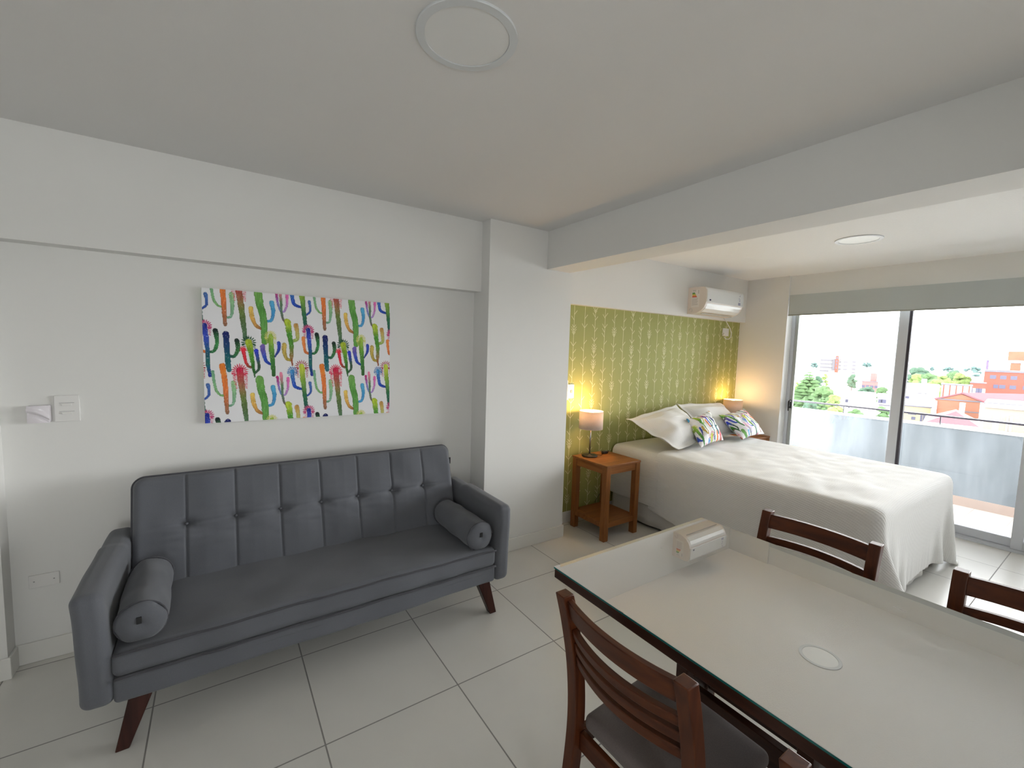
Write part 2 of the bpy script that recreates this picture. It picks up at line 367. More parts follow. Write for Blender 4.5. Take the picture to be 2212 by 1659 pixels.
# ------------------------------------------------------------------ wallpaper
def make_wallpaper():
    mb = MB(); yf = YA-0.003
    mb.box(2.468, XW-0.004, yf, YA, 0.10, 2.045)
    yl = yf-0.0006
    def seg(x0, z0, x1, z1, w=0.0052):
        if max(z0, z1) > 2.04 or min(z0, z1) < 0.10 or max(x0, x1) > XW-0.004: return
        dx, dz = x1-x0, z1-z0; l = math.hypot(dx, dz); nx, nz_ = -dz/l*w/2, dx/l*w/2
        mb.add([(x0-nx, yl, z0-nz_), (x0+nx, yl, z0+nz_), (x1+nx, yl, z1+nz_), (x1-nx, yl, z1-nz_)], [(0, 1, 2, 3)], 1)
    P = 0.532
    T = {0: (1.826, [(0, 'C'), (.14, 'V'), (.208, 'R'), (.28, 'V'), (.385, 'R'), (.437, 'L')]),
         1: (1.858, [(0, 'V'), (.15, 'R'), (.218, 'L'), (.307, 'R'), (.364, 'L'), (.447, 'R')]),
         2: (1.658, [(0, 'C'), (.078, 'V'), (.15, 'C'), (.224, 'L'), (.255, 'R'), (.333, 'L'), (.362, 'R'), (.455, 'V')]),
         3: (1.870, [(0, 'V'), (.042, 'L'), (.088, 'L'), (.16, 'R'), (.234, 'L'), (.32, 'R'), (.425, 'R'), (.44, 'L')])}
    for c in range(23):
        x = 2.711-0.1325+0.1327*c
        if x < 2.48: continue
        seg(x, 0.101, x, 2.038, 0.005)
        z0, marks = T[(c-1) % 4]
        for k in range(-1, 5):
            for dz, ty in marks:
                z = z0-dz-k*P; h = 0.034
                if ty == 'C':
                    for q, hw in ((0.028, 0.026), (0.006, 0.036), (-0.016, 0.036), (-0.038, 0.024)):
                        seg(x, z+q-hw*.6, x-hw*.85, z+q+hw*.4); seg(x, z+q-hw*.6, x+hw*.85, z+q+hw*.4)
                else:
                    if ty in 'VL': seg(x, z-h/2, x-h, z+h*.62)
                    if ty in 'VR': seg(x, z-h/2, x+h, z+h*.62)
    green = mat('olive_wallpaper', (0.36, 0.37, 0.115), 0.75, noise_s=3, noise_a=0.02)
    cream = mat('cream_wallpaper_line', (0.80, 0.80, 0.50), 0.75)
    struct('trim_5', mb, [green, cream], 'olive green wallpaper with cream branching stems')
make_wallpaper()

# ------------------------------------------------------------------ balcony door
def make_door():
    d = thing('door_1', 'wide sliding balcony door with pale grey aluminium frame', 'door', (5.72, 0.05, 0), kind='structure')
    del d['category']
    xa, xb = 5.675, 5.775
    MB().box(xa, xb, DY1-0.035, DY1, 0.0225, 2.3445).box(xa, xb, DY0, DY0+0.035, 0.0225, 2.3445).box(xa, xb, DY0+0.036, DY1-0.036, 2.31, 2.3445).box(xa-0.02, xb+0.02, DY0, DY1, 0.0, 0.022).build('door_frame', aluM, d, bevel=0.003)
    spans = [(DY1-0.036, 1.395, 5.70), (1.487, 0.49, 5.745), (0.57, -0.45, 5.70), (-0.37, -1.38, 5.745), (-1.30, DY0+0.036, 5.70)]
    for i, (y1, y0, xc) in enumerate(spans):
        x0, x1 = xc-0.018, xc+0.018
        st = 0.07 if i else 0.032
        m = MB()
        sl = 0.033 if i == 0 else 0.07
        m.box(x0, x1, y1-sl, y1, 0.024, 2.308, 1 if i == 0 else 0).box(x0, x1, y0, y0+0.075, 0.024, 2.308, 0)
        m.box(x0, x1, y0+0.0751, y1-sl-0.0001, 0.024, 0.100).box(x0, x1, y0+0.0751, y1-sl-0.0001, 2.24, 2.308)
        if i == 0: m.box(x0+0.004, x1+0.012, y0-0.022, y0, 0.024, 2.308, 2)
        s = m.build('sash', [aluM, aluDM, gasketM], d, bevel=0.002)
        MB().box(xc-0.003, xc+0.003, y0+0.07, y1-0.03, 0.095, 2.245).build('glass_pane', paneM, s)
        if i == 0:
            h = MB().box(x0-0.012, x0, y1-0.028, y1-0.006, 1.015, 1.115)
            h.tube([(x0-0.012, y1-0.017, 1.10), (x0-0.045, y1-0.017, 1.10), (x0-0.05, y1-0.017, 1.09), (x0-0.05, y1-0.017, 0.985)], [0.009, 0.010, 0.010, 0.007])
            h.build('door_handle', blackM, s, bevel=0.002)
make_door()
# unseen window added in the rear wall to let in fill daylight
w = thing('fill_window', 'unseen window added in the rear wall for fill light', 'window', (-0.45, YB-0.06, 0.9), kind='structure'); del w['category']
MB().box(WX0, WX0+0.05, YB-0.09, YB-0.03, WZ0, WZ1).box(WX1-0.05, WX1, YB-0.09, YB-0.03, WZ0, WZ1).box(WX0+0.05, WX1-0.05, YB-0.09, YB-0.03, WZ0, WZ0+0.05).box(WX0+0.05, WX1-0.05, YB-0.09, YB-0.03, WZ1-0.05, WZ1).build('window_frame', aluM, w)
MB().box(WX0+0.05, WX1-0.05, YB-0.063, YB-0.057, WZ0+0.05, WZ1-0.05).build('glass_pane', paneM, w)

# roller blind
b = thing('roller_blind', 'grey roller blind pulled a short way down over the balcony door', 'blind', (5.55, 0.05, 2.345))
MB().box(5.548, 5.551, DY0+0.02, DY1-0.005, 2.115, 2.345).build('blind_cloth', blindM, b)
MB().tube([(5.5495, DY0+0.02, 2.112), (5.5495, DY1-0.005, 2.112)], 0.007, 8).build('bottom_bar', aluDM, b)

# balcony
struct('floor_balcony', MB().box(5.80, 7.05, -4.0, 4.5, -0.2, -0.02), balcM, 'beige tiled balcony floor')
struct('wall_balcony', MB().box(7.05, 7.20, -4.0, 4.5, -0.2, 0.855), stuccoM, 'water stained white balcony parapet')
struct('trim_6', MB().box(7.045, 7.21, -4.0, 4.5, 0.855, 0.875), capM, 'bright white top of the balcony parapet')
struct('baseboard_balcony', MB().box(7.038, 7.05, -4.0, 4.5, -0.02, 0.085), pinkTM, 'pinkish tile skirting of the balcony')
struct('sky_cut_slab', MB().box(5.80, 6.45, -4.0, 4.5, 2.75, 2.95), wallM, 'unseen slab added over the balcony to cut high sky light')  # slab added out of view to trim high sky light on the bed
struct('wall_balcony_end', MB().box(5.80, 7.05, 4.5, 4.6, -0.2, 2.75), wallM)
r = thing('balcony_railing', 'thin dark metal handrail above the white balcony parapet', 'railing', (7.12, 0, 0.875))
MB().box(7.10, 7.135, -4.0, 4.5, 0.968, 0.990).build('handrail', railM, r, bevel=0.003)
for k in range(9):
    MB().box(7.113, 7.122, 2.34-0.97*k+0.97*2-0.005, 2.34-0.97*k+0.97*2+0.005, 0.875, 0.97).build('post', railM, r)

# ------------------------------------------------------------------ ceiling lamps
def ceiling_lamp(x, y, label, dm):
    t = thing('ceiling_lamp', label, 'ceiling light', (x, y, ZC), 'round flush ceiling lights')
    MB().lathe([(0.153, -0.0), (0.1533, -0.005), (0.152, -0.0065), (0.1285, -0.0065), (0.1278, -0.006), (0.1275, -0.003)][::-1], (x, y, ZC), 72, smooth=False).build('rim', rimM, t)
    MB().lathe([(0.0, -0.0045), (0.08, -0.0045), (0.1270, -0.0042), (0.1270, -0.001)], (x, y, ZC), 72, smooth=False).build('diffuser', dm, t)
ceiling_lamp(0.647, 1.248, 'round white flush ceiling light above the sofa side', diffM)
ceiling_lamp(4.20, 1.385, 'round white flush ceiling light above the bed', diff2M)

# ------------------------------------------------------------------ cactus print (drawn as colour data)
TW, TH = 420, 400        # tile samples: 0.53 x 0.507 m
def srgb(c): return np.array(lin(*c)[:3])
def cactus_tile():
    img = np.ones((TH, TW, 3))*np.array([0.86, 0.86, 0.88])
    sx, sy = TW/1125.0, TH/1000.0
    yy, xx = np.mgrid[0:TH, 0:TW]
    X = (xx+0.5)/sx+75; Y = (yy+0.5)/sy+100
    rng = np.random.RandomState(3)
    nz = rng.rand(40, 40)
    def smooth_noise(u, v):
        u = u % 40; v = v % 40; i = u.astype(int) % 40; j = v.astype(int) % 40; fu = u-np.floor(u); fv = v-np.floor(v)
        return (nz[i, j]*(1-fu)*(1-fv)+nz[(i+1) % 40, j]*fu*(1-fv)+nz[i, (j+1) % 40]*(1-fu)*fv+nz[(i+1) % 40, (j+1) % 40]*fu*fv)
    wob = smooth_noise(X/28, Y/28)
    tex = smooth_noise(X/9+5, Y/40)
    def over(mask, col):
        img[mask] = col[mask] if col.ndim == 3 else col
    def wrapd(px, py):
        dx = (X-px+562.5) % 1125-562.5; dy = (Y-py+500) % 1000-500; return dx, dy
    def limb(pts, rr, cols):
        r0, r1 = rr; pts = np.array(pts, float)
        # smooth polyline
        q = []
        for i in range(len(pts)-1):
            p0 = pts[max(i-1, 0)]; p1 = pts[i]; p2 = pts[i+1]; p3 = pts[min(i+2, len(pts)-1)]
            for k in range(6):
                t = k/6.; q.append(0.5*((2*p1)+(-p0+p2)*t+(2*p0-5*p1+4*p2-p3)*t*t+(-p0+3*p1-3*p2+p3)*t**3))
        q.append(pts[-1]); q = np.array(q)
        L_ = np.concatenate([[0], np.cumsum(np.hypot(*(q[1:]-q[:-1]).T))]); tot = L_[-1]
        best = np.full(X.shape, 1e9); tt = np.zeros(X.shape)
        for i in range(len(q)-1):
            a = q[i]; d = q[i+1]-a; l2 = (d**2).sum()+1e-9
            dx, dy = wrapd(a[0], a[1])
            t = np.clip((dx*d[0]+dy*d[1])/l2, 0, 1); dist = np.hypot(dx-t*d[0], dy-t*d[1])
            s = (L_[i]+t*math.sqrt(l2))/tot; rad = r0+(r1-r0)*s
            dd = dist/(rad*(0.88+0.25*wob)); m = dd < best; best[m] = dd[m]; tt[m] = s[m]
        mask = best < 1
        cs = [srgb(c) for c in cols]; kk = tt*(len(cs)-1); i0 = np.clip(kk.astype(int), 0, len(cs)-2); f = (kk-i0)[..., None]
        ca = np.array(cs); col = ca[i0]*(1-f)+ca[i0+1]*f
        col = col*(0.75+0.55*tex[..., None])*(1.12-0.25*(best[..., None] > 0.8))
        col = col + (smooth_noise(X/6+11, Y/6+3)[..., None] > 0.86)*0.25
        over(mask, np.clip(col, 0, 0.9))
        return q
    def spikes(c, r_in, r_out, col, a0=-200, a1=20, n=13, down=0, w=5):
        cc = srgb(col)
        for k in range(n):
            a = math.radians(a0+(a1-a0)*k/(n-1)); ux, uy = math.cos(a), math.sin(a)
            dx, dy = wrapd(c[0]+ux*r_in, c[1]+uy*r_in); t = np.clip((dx*ux+dy*uy)/(r_out-r_in), 0, 1)
            d = np.hypot(dx-t*ux*(r_out-r_in), dy-t*uy*(r_out-r_in))
            over(d < w*np.sin(np.clip(t*0.8+0.15, 0, 1)*PI)+1, np.broadcast_to(cc, img.shape))
        for k in range(down):
            for sgn in (-1, 1):
                px = c[0]+sgn*r_in+k*1.5; py = c[1]+12+k*16; ln = (r_out-r_in)*(0.8-0.5*k/down)
                dx, dy = wrapd(px, py); t = np.clip(dx*sgn/ln, 0, 1); d = np.hypot(dx-t*sgn*ln, dy-t*4)
                over(d < 3.6, np.broadcast_to(cc, img.shape))
    G = [  # (limbs, spikes)
     ([([(165, 1020), (185, 1200), (230, 1280), (285, 1290)], (17, 12), [(110, 160, 130), (130, 180, 110)]),
       ([(370, 1150), (377, 1300), (360, 1395), (315, 1410)], (27, 11), [(150, 195, 140), (105, 155, 130)]),
       ([(260, 955), (285, 1150), (300, 1490)], (32, 20), [(235, 130, 45), (225, 120, 60), (140, 100, 75)])], []),
     ([([(440, 1005), (455, 1150), (470, 1300), (492, 1500), (505, 1640)], (38, 24), [(205, 20, 70), (160, 100, 75), (105, 125, 60), (85, 115, 70), (70, 105, 80)])], [((440, 1020), 44, 92, (225, 70, 100), -215, 35, 15, 12, 6)]),
     ([([(800, 1210), (815, 1320), (790, 1415), (725, 1425)], (28, 13), [(80, 165, 205), (60, 140, 195), (70, 150, 195)]),
       ([(570, 1290), (585, 1400), (620, 1480), (680, 1520)], (27, 17), [(235, 195, 95), (215, 165, 80), (150, 95, 55)]),
       ([(650, 1105), (670, 1250), (705, 1400), (715, 1670)], (42, 36), [(115, 170, 85), (85, 150, 65), (100, 160, 80), (90, 150, 60)])], []),
     ([([(850, 1085), (865, 1200), (890, 1285), (915, 1300)], (16, 11), [(190, 40, 120), (130, 110, 180), (110, 150, 200)]),
       ([(972, 1105), (972, 1210), (945, 1295), (920, 1303)], (18, 11), [(225, 105, 175), (165, 140, 205)]),
       ([(892, 1045), (905, 1200), (912, 1350), (945, 1425), (985, 1435)], (19, 11), [(230, 130, 160), (85, 120, 85), (95, 125, 105), (110, 45, 65)])], []),
     ([([(1025, 1020), (1035, 1130), (1060, 1210), (1150, 1240)], (28, 15), [(65, 140, 195), (30, 80, 180), (25, 55, 150)]),
       ([(1238, 1165), (1245, 1280), (1185, 1335)], (19, 10), [(70, 110, 175), (30, 65, 150)]),
       ([(1138, 960), (1150, 1100), (1170, 1300), (1192, 1490)], (34, 22), [(195, 205, 70), (120, 160, 60), (45, 110, 70), (25, 85, 85)])],
      [((1138, 965), 42, 88, (175, 60, 65), -205, 25, 13, 8, 5), ((1025, 1020), 32, 64, (60, 120, 185), -200, 20, 11, 3, 5)]),
     ([([(1160, 610), (1170, 720), (1190, 785), (1245, 800)], (21, 14), [(230, 135, 70), (205, 110, 60)]),
       ([(1325, 562), (1340, 680), (1310, 785), (1250, 800)], (26, 13), [(15, 35, 35), (60, 140, 75), (20, 90, 55)]),
       ([(1220, 510), (1235, 680), (1245, 800), (1245, 950), (1262, 1065)], (28, 17), [(25, 40, 140), (55, 80, 190), (25, 90, 120), (20, 100, 90), (20, 40, 150)])],
      [((1220, 515), 33, 76, (200, 80, 130), -205, 25, 13, 6, 6)]),
     ([([(415, 668), (425, 760), (385, 845), (330, 835)], (27, 15), [(15, 40, 30), (60, 125, 65), (15, 70, 75)]),
       ([(305, 590), (310, 750), (320, 900), (330, 1000)], (32, 27), [(12, 25, 95), (15, 60, 110), (10, 95, 100), (40, 110, 120)])], []),
     ([([(480, 765), (500, 880), (530, 955), (585, 975)], (22, 13), [(230, 35, 60), (215, 45, 60), (50, 80, 45)]),
       ([(620, 775), (635, 870), (648, 980), (598, 1040)], (22, 13), [(35, 50, 205), (60, 90, 70), (50, 85, 60)]),
       ([(540, 680), (562, 800), (590, 1000), (600, 1080)], (37, 10), [(165, 185, 45), (90, 150, 40), (50, 120, 40), (30, 80, 35)])],
      [((540, 685), 40, 82, (30, 85, 55), -200, 20, 11, 6, 6), ((480, 765), 22, 40, (225, 60, 80), -190, 10, 9, 1, 4)]),
     ([([(690, 725), (700, 800), (730, 900), (795, 940)], (28, 15), [(115, 95, 175), (45, 80, 185), (20, 50, 150)]),
       ([(872, 680), (870, 760), (825, 845)], (23, 9), [(35, 65, 170), (40, 60, 140)]),
       ([(780, 600), (787, 750), (800, 900), (810, 1060)], (30, 24), [(155, 185, 65), (100, 155, 55), (60, 125, 55), (50, 100, 45)])],
      [((780, 605), 34, 72, (215, 215, 120), -205, 25, 15, 5, 4)]),
     ([([(935, 700), (935, 790), (960, 865), (1010, 880)], (28, 17), [(195, 170, 85), (170, 150, 65)]),
       ([(1075, 460), (1090, 560), (1085, 630), (1025, 650)], (28, 19), [(190, 145, 80), (195, 190, 110), (110, 160, 70)]),
       ([(1015, 840), (1022, 900), (1027, 945)], (15, 9), [(160, 95, 55), (150, 85, 60)]),
       ([(975, 420), (995, 560), (1018, 720), (1015, 850)], (37, 20), [(185, 205, 60), (75, 145, 50), (80, 140, 50), (150, 115, 70)])], []),
    ]
    for limbs, sp_ in G:
        for s_ in sp_: spikes(*s_)
        for l_ in limbs: limb(*l_)
    return img
TILE = cactus_tile()
def sample_tile(u, v):   # u right, v down, metres
    i = ((v/0.507)*TH).astype(int) % TH; j = ((u/0.53)*TW).astype(int) % TW
    return TILE[i, j]
def set_print(me, cols):
    a = me.color_attributes.new('print', 'FLOAT_COLOR', 'POINT')
    c = np.ones((len(cols), 4), dtype=np.float32); c[:, :3] = cols
    a.data.foreach_set('color', c.ravel())

# canvas picture
def make_canvas():
    x0, x1, z0, z1, d = -0.066, 0.992, 1.155, 1.914, 0.028
    t = thing('canvas_picture', 'wide canvas print of colourful watercolour cacti above the grey sofa', 'picture', ((x0+x1)/2, YA, z0))
    nx, nz_ = 460, 330
    e = 0.028
    # front sheet plus wrapped sides in one grid
    us = np.concatenate([[-e, -e/2], np.linspace(0, x1-x0, nx), [x1-x0+e/2, x1-x0+e]])
    vs = np.concatenate([[-e, -e/2], np.linspace(0, z1-z0, nz_), [z1-z0+e/2, z1-z0+e]])
    U, V = np.meshgrid(us, vs)
    ox = np.clip(U, 0, x1-x0); oz = np.clip(V, 0, z1-z0)
    dep = np.maximum(np.abs(U-ox), np.abs(V-oz))
    P = np.stack([x0+ox, (YA-d)+dep*0.98, z1-oz], -1).reshape(-1, 3)
    P -= np.array(ORG[t.name])
    me = bpy.data.meshes.new('canvas'); NX, NY = len(us), len(vs)
    idx = np.arange(NX*NY).reshape(NY, NX)
    F = np.stack([idx[:-1, :-1], idx[1:, :-1], idx[1:, 1:], idx[:-1, 1:]], -1).reshape(-1, 4)
    me.from_pydata(P.tolist(), [], F.tolist()); me.materials.append(printM)
    set_print(me, sample_tile(U.ravel()+0.0, V.ravel()+0.0))
    o = bpy.data.objects.new('printed_canvas', me); COL.objects.link(o); o.parent = t
    MB().box(x0+0.004, x1-0.004, YA-0.02, YA-0.001, z0+0.004, z1-0.004).build('stretcher_frame', nsW['X'], t)
make_canvas()

# ------------------------------------------------------------------ sofa
def grid_mb(fn, nu, nv, mi=0, smooth=True):
    mb = MB(); vs = [fn(i/(nu-1), j/(nv-1)) for j in range(nv) for i in range(nu)]
    mb.add(vs, [(j*nu+i, j*nu+i+1, (j+1)*nu+i+1, (j+1)*nu+i) for j in range(nv-1) for i in range(nu-1)], mi, smooth); return mb
def rounded(lo, hi, r, n=8, warp=None, dense=14):
    """rounded box as one closed smooth surface: cube-sphere projected"""
    mb = MB(); lo = Vector(lo); hi = Vector(hi); c = (lo+hi)/2; h = (hi-lo)/2
    def axisvals(hh):
        core = max(hh-r, 0)
        a = [-hh+r*(1-math.cos(k/n*PI/2)) if False else -core-r*math.cos(k/n*PI/2) for k in range(n)]
        m = [-core+2*core*k/dense for k in range(dense+1)]
        return a+m+[-q for q in a[::-1]]
    ax = [axisvals(h[i]) for i in range(3)]
    for f in range(3):
        u, v = (f+1) % 3, (f+2) % 3
        for sg in (-1, 1):
            A, B = ax[u], ax[v]; vs = []
            for b in B:
                for a in A:
                    p = [0, 0, 0]; p[f] = sg*h[f]; p[u] = a; p[v] = b
                    q = Vector(p); core = Vector([max(-(h[i]-r), min(h[i]-r, q[i])) for i in range(3)])
                    d = q-core
                    if d.length > 1e-9: q = core+d.normalized()*r
                    w_ = q+c
                    if warp: w_ = Vector(warp(w_))
                    vs.append(w_)
            na, nb = len(A), len(B)
            mb.add(vs, [(j*na+i, j*na+i+1, (j+1)*na+i+1, (j+1)*na+i) for j in range(nb-1) for i in range(na-1)], 0, True)
    return mb
def merge(o, d=0.0004):
    import bmesh
    bm = bmesh.new(); bm.from_mesh(o.data); bmesh.ops.remove_doubles(bm, verts=bm.verts, dist=d)
    bmesh.ops.recalc_face_normals(bm, faces=bm.faces); bm.to_mesh(o.data); bm.free(); return o

def make_sofa():
    s = thing('sofa', 'charcoal grey fabric three-seat sofa with tufted back and rolled cushions against the white wall', 'sofa', (0.5, 2.45, 0))
    nzf = lambda p, k, a: noise.noise(Vector(p)*k)*a
    def wseat(p):
        x, y, z = p; f = max(0, min(1, (z-0.36)/0.08))
        sag = 0.008*math.sin(x*2.1+0.4)
        return (x, y+(nzf(p, 9, 0.006) if y < 2.2 else 0), z+f*(0.012*math.sin((x+0.36)/1.72*PI)-0.004+nzf(p, 6, 0.008)+sag*0.5))
    merge(rounded((-0.358, 2.095, 0.335), (1.352, 2.72, 0.445), 0.03, 5, wseat, 40).build('seat_cushion', sofaM, s))
    def wbase(p): return (p[0], p[1]+nzf(p, 5, 0.005), p[2]+0.004*math.sin(p[0]*7)*(1 if p[2] < 0.3 else 0))
    merge(rounded((-0.356, 2.10, 0.235), (1.350, 2.84, 0.340), 0.018, 4, wbase, 30).build('base', sofaM, s))
    # piping along front of cushion top and bottom
    for z, y in ((0.432, 2.094), (0.338, 2.092)):
        path = [(-0.35+1.695*k/60, y+0.002*math.sin(k*0.9), z+(0.007*math.sin((k/60)*PI) if z > 0.4 else 0)+0.002*math.sin(k*0.37)) for k in range(61)]
        MB().tube(path, 0.0055, 6).build('piping', pipeM, s)
    # backrest: reclined tufted slab
    x0, x1 = -0.360, 1.340; th = 0.125; L_ = 0.56
    P0 = Vector((0, 2.585, 0.405)); dirv = Vector((0, 0.155, 0.535)).normalized(); nrm = Vector((0, -dirv.z, dirv.y))
    seams = [x0+(x1-x0)*k/8 for k in range(1, 8)]
    tz = 0.545
    def front(u, v):
        x = x0+(x1-x0)*u; s_ = v*L_
        e = min(x-x0, x1-x, L_-s_)
        r = 0.035; rd = 0
        if e < r: rd = -(r-math.sqrt(max(0, r*r-(r-e)**2)))
        # corner rounding of outline
        g = min(abs(x-q) for q in seams)
        groove = -0.009*math.exp(-(g/0.0045)**2)
        puff = 0.007*min(1, g/0.08)
        dt = abs(v-tz)*L_
        hfold = -0.010*math.exp(-(dt/0.008)**2)*math.exp(-(g/0.12)**2)
        pinch = -0.028*math.exp(-((g/0.034)**2+(dt/0.022)**2))
        w_ = nzf((x, s_, 0.3), 7, 0.008)+nzf((x*0.7, s_*2.2, 0.9), 16, 0.004)*math.exp(-(g/0.10)**2)*math.exp(-((v-tz+0.06)*L_/0.09)**2)*2
        n_ = rd+groove+puff+hfold+pinch+w_ if e > 0.01 else rd
        cr = 0
        return n_
    nu, nv = 340, 90
    ext = lambda u, v, side: None
    mb = MB(); vs = []
    rc = 0.05
    for j in range(nv):
        for i in range(nu):
            u, v = i/(nu-1), j/(nv-1); x = x0+(x1-x0)*u; s_ = v*L_
            n_ = front(u, v)
            # rounded outline corners at top
            dx = max(0, (x0+rc)-x, x-(x1-rc)); ds = max(0, s_-(L_-rc))
            if dx > 0 and ds > 0:
                l = max(dx, ds)/math.hypot(dx, ds); sx = -1 if x < 0.5 else 1
                x = (x0+rc if sx < 0 else x1-rc)+sx*dx*l; s_ = (L_-rc)+ds*l
            p = P0+dirv*s_+nrm*n_; vs.append((x, p.y, p.z))
    mb.add(vs, [(j*nu+i, j*nu+i+1, (j+1)*nu+i+1, (j+1)*nu+i) for j in range(nv-1) for i in range(nu-1)], 0, True)
    # rim + back
    ring = [(i, 0) for i in range(nu)]+[(nu-1, j) for j in range(1, nv)]+[(i, nv-1) for i in range(nu-2, -1, -1)]+[(0, j) for j in range(nv-2, 0, -1)]
    rv = [vs[j*nu+i] for i, j in ring]
    bk = [tuple(Vector(q)-nrm*(th-0.03)) for q in rv]; bb_ = [tuple(Vector(q)-nrm*0.045) for q in rv]
    nR = len(rv)
    mb.add(rv+bb_+bk, [(i, (i+1) % nR, nR+(i+1) % nR, nR+i) for i in range(nR)]+[(nR+i, nR+(i+1) % nR, 2*nR+(i+1) % nR, 2*nR+i) for i in range(nR)]+[tuple(2*nR+i for i in range(nR))], 0, False)
    bo = merge(mb.build('backrest', sofaM, s))
    # piping round the top rim
    edge = []
    for k in range(8): edge.append((x0, k/8*(L_-rc)))
    for k in range(9): a = PI-k/8*PI/2; edge.append((x0+rc+rc*math.cos(a), L_-rc+rc*math.sin(a)))
    for k in range(1, 40): edge.append((x0+rc+(x1-x0-2*rc)*k/40, L_))
    for k in range(9): a = PI/2-k/8*PI/2; edge.append((x1-rc+rc*math.cos(a), L_-rc+rc*math.sin(a)))
    for k in range(8, -1, -1): edge.append((x1, k/8*(L_-rc)))
    MB().tube([(x, (P0+dirv*q-nrm*0.035).y, (P0+dirv*q-nrm*0.035).z) for x, q in edge], 0.007, 6).build('piping', pipeM, bo)
    # buttons
    for q in seams:
        p = P0+dirv*(tz*L_)-nrm*0.026
        b_ = MB(); b_.lathe([(0.0, 0.003), (0.004, 0.002), (0.007, 0.0), (0.007, -0.004)][::-1], (0, 0, 0), 14)
        rot = Vector((0, 0, 1)).rotation_difference(nrm).to_matrix()
        b_.v = [tuple(rot @ Vector(v)+Vector((q, p.y, p.z))) for v in b_.v]
        b_.build('tuft_button', sofaM, bo)
    p = P0+dirv*(0.80*L_)-nrm*0.01
    tg = MB().box(x1-0.016, x1+0.001, p.y-0.006, p.y+0.001, p.z-0.022, p.z+0.022).build('fabric_tag', blackM, bo)
    # arms
    def warm(sg):
        def f(p):
            x, y, z = p; t_ = (z-0.23)/0.46
            return (x+sg*0.012*t_+nzf(p, 5, 0.007), y+nzf((z, x, y), 6, 0.006)-0.012*t_, z+nzf((y, z, x), 5, 0.006)-(0.012 if y > 2.6 else 0)*t_)
        return f
    merge(rounded((-0.452, 2.095, 0.235), (-0.352, 2.84, 0.695), 0.034, 6, warm(-1), 24).build('armrest', sofaM, s))
    merge(rounded((1.342, 2.095, 0.235), (1.438, 2.84, 0.695), 0.034, 6, warm(1), 24).build('armrest', sofaM, s))
    for sx, xt in ((-1, -0.27), (1, 1.30)):
        for fy, yt in ((-1, 2.20), (1, 2.74)):
            a, b = 0.042, 0.022
            xb, yb = xt+sx*0.075, yt+fy*0.025
            MB().hexa([(xb-b, yb-b, 0), (xb+b, yb-b, 0), (xb+b, yb+b, 0), (xb-b, yb+b, 0)], [(xt-a, yt-a*.8, 0.245), (xt+a, yt-a*.8, 0.245), (xt+a, yt+a*.8, 0.245), (xt-a, yt+a*.8, 0.245)]).build('leg', legW, s, bevel=0.004)
make_sofa()

def bolster(x, z, y0, y1, r, label, tilt=0.0):
    t = thing('bolster_cushion', label, 'cushion', (x, (y0+y1)/2, z), 'round bolster cushions on the sofa')
    n, m_ = 40, 44; mb = MB(); prof = []
    L_ = y1-y0
    for k in range(m_+1):
        y = y0+L_*k/m_
        rr = r*(1-0.035*(2*k/m_-1)**2)
        prof.append((y, rr))
    prof = [(y0-0.016, 0.004), (y0-0.022, 0.02), (y0-0.022, r*0.5), (y0-0.014, r*0.82), (y0-0.004, r*0.955)]+prof+[(y1+0.004, r*0.955), (y1+0.014, r*0.82), (y1+0.022, r*0.5), (y1+0.022, 0.02), (y1+0.016, 0.004)]
    vs = []
    for y, rr in prof:
        for k in range(n):
            a = 2*PI*k/n
            q = Vector((math.cos(a)*rr, y, math.sin(a)*rr)); q2 = rr*(1+noise.noise(Vector((math.cos(a)*1.5, y*9, math.sin(a)*1.5+x)))*0.085)
            zz = max(math.sin(a)*q2, -r*0.90)
            vs.append((x+math.cos(a)*q2+tilt*(y-(y0+y1)/2), y, z+zz))
    P_ = len(prof)
    mb.add(vs, [(i*n+k, i*n+(k+1) % n, (i+1)*n+(k+1) % n, (i+1)*n+k) for i in range(P_-1) for k in range(n)]+[tuple(range(n)), tuple((P_-1)*n+k for k in range(n))[::-1]], 0, True)
    mb.build('cover', sofaM, t)
    for y in (y0, y1):
        MB().tube([(x+tilt*(y-(y0+y1)/2)+math.cos(2*PI*k/24)*(r*0.985), y, z+max(math.sin(2*PI*k/24)*(r*0.985), -r*0.88)) for k in range(25)], 0.0035, 6).build('piping', pipeM, t)
    MB().box(x-0.008, x+0.008, y0-0.026, y0-0.020, z+0.004, z+0.03).build('fabric_tag', blackM, t)
bolster(-0.272, 0.449+0.077, 2.13, 2.545, 0.082, 'grey bolster cushion against the left arm of the sofa', -0.02)
bolster(1.248, 0.449+0.078, 2.13, 2.575, 0.085, 'grey bolster cushion against the right arm of the sofa', -0.02)

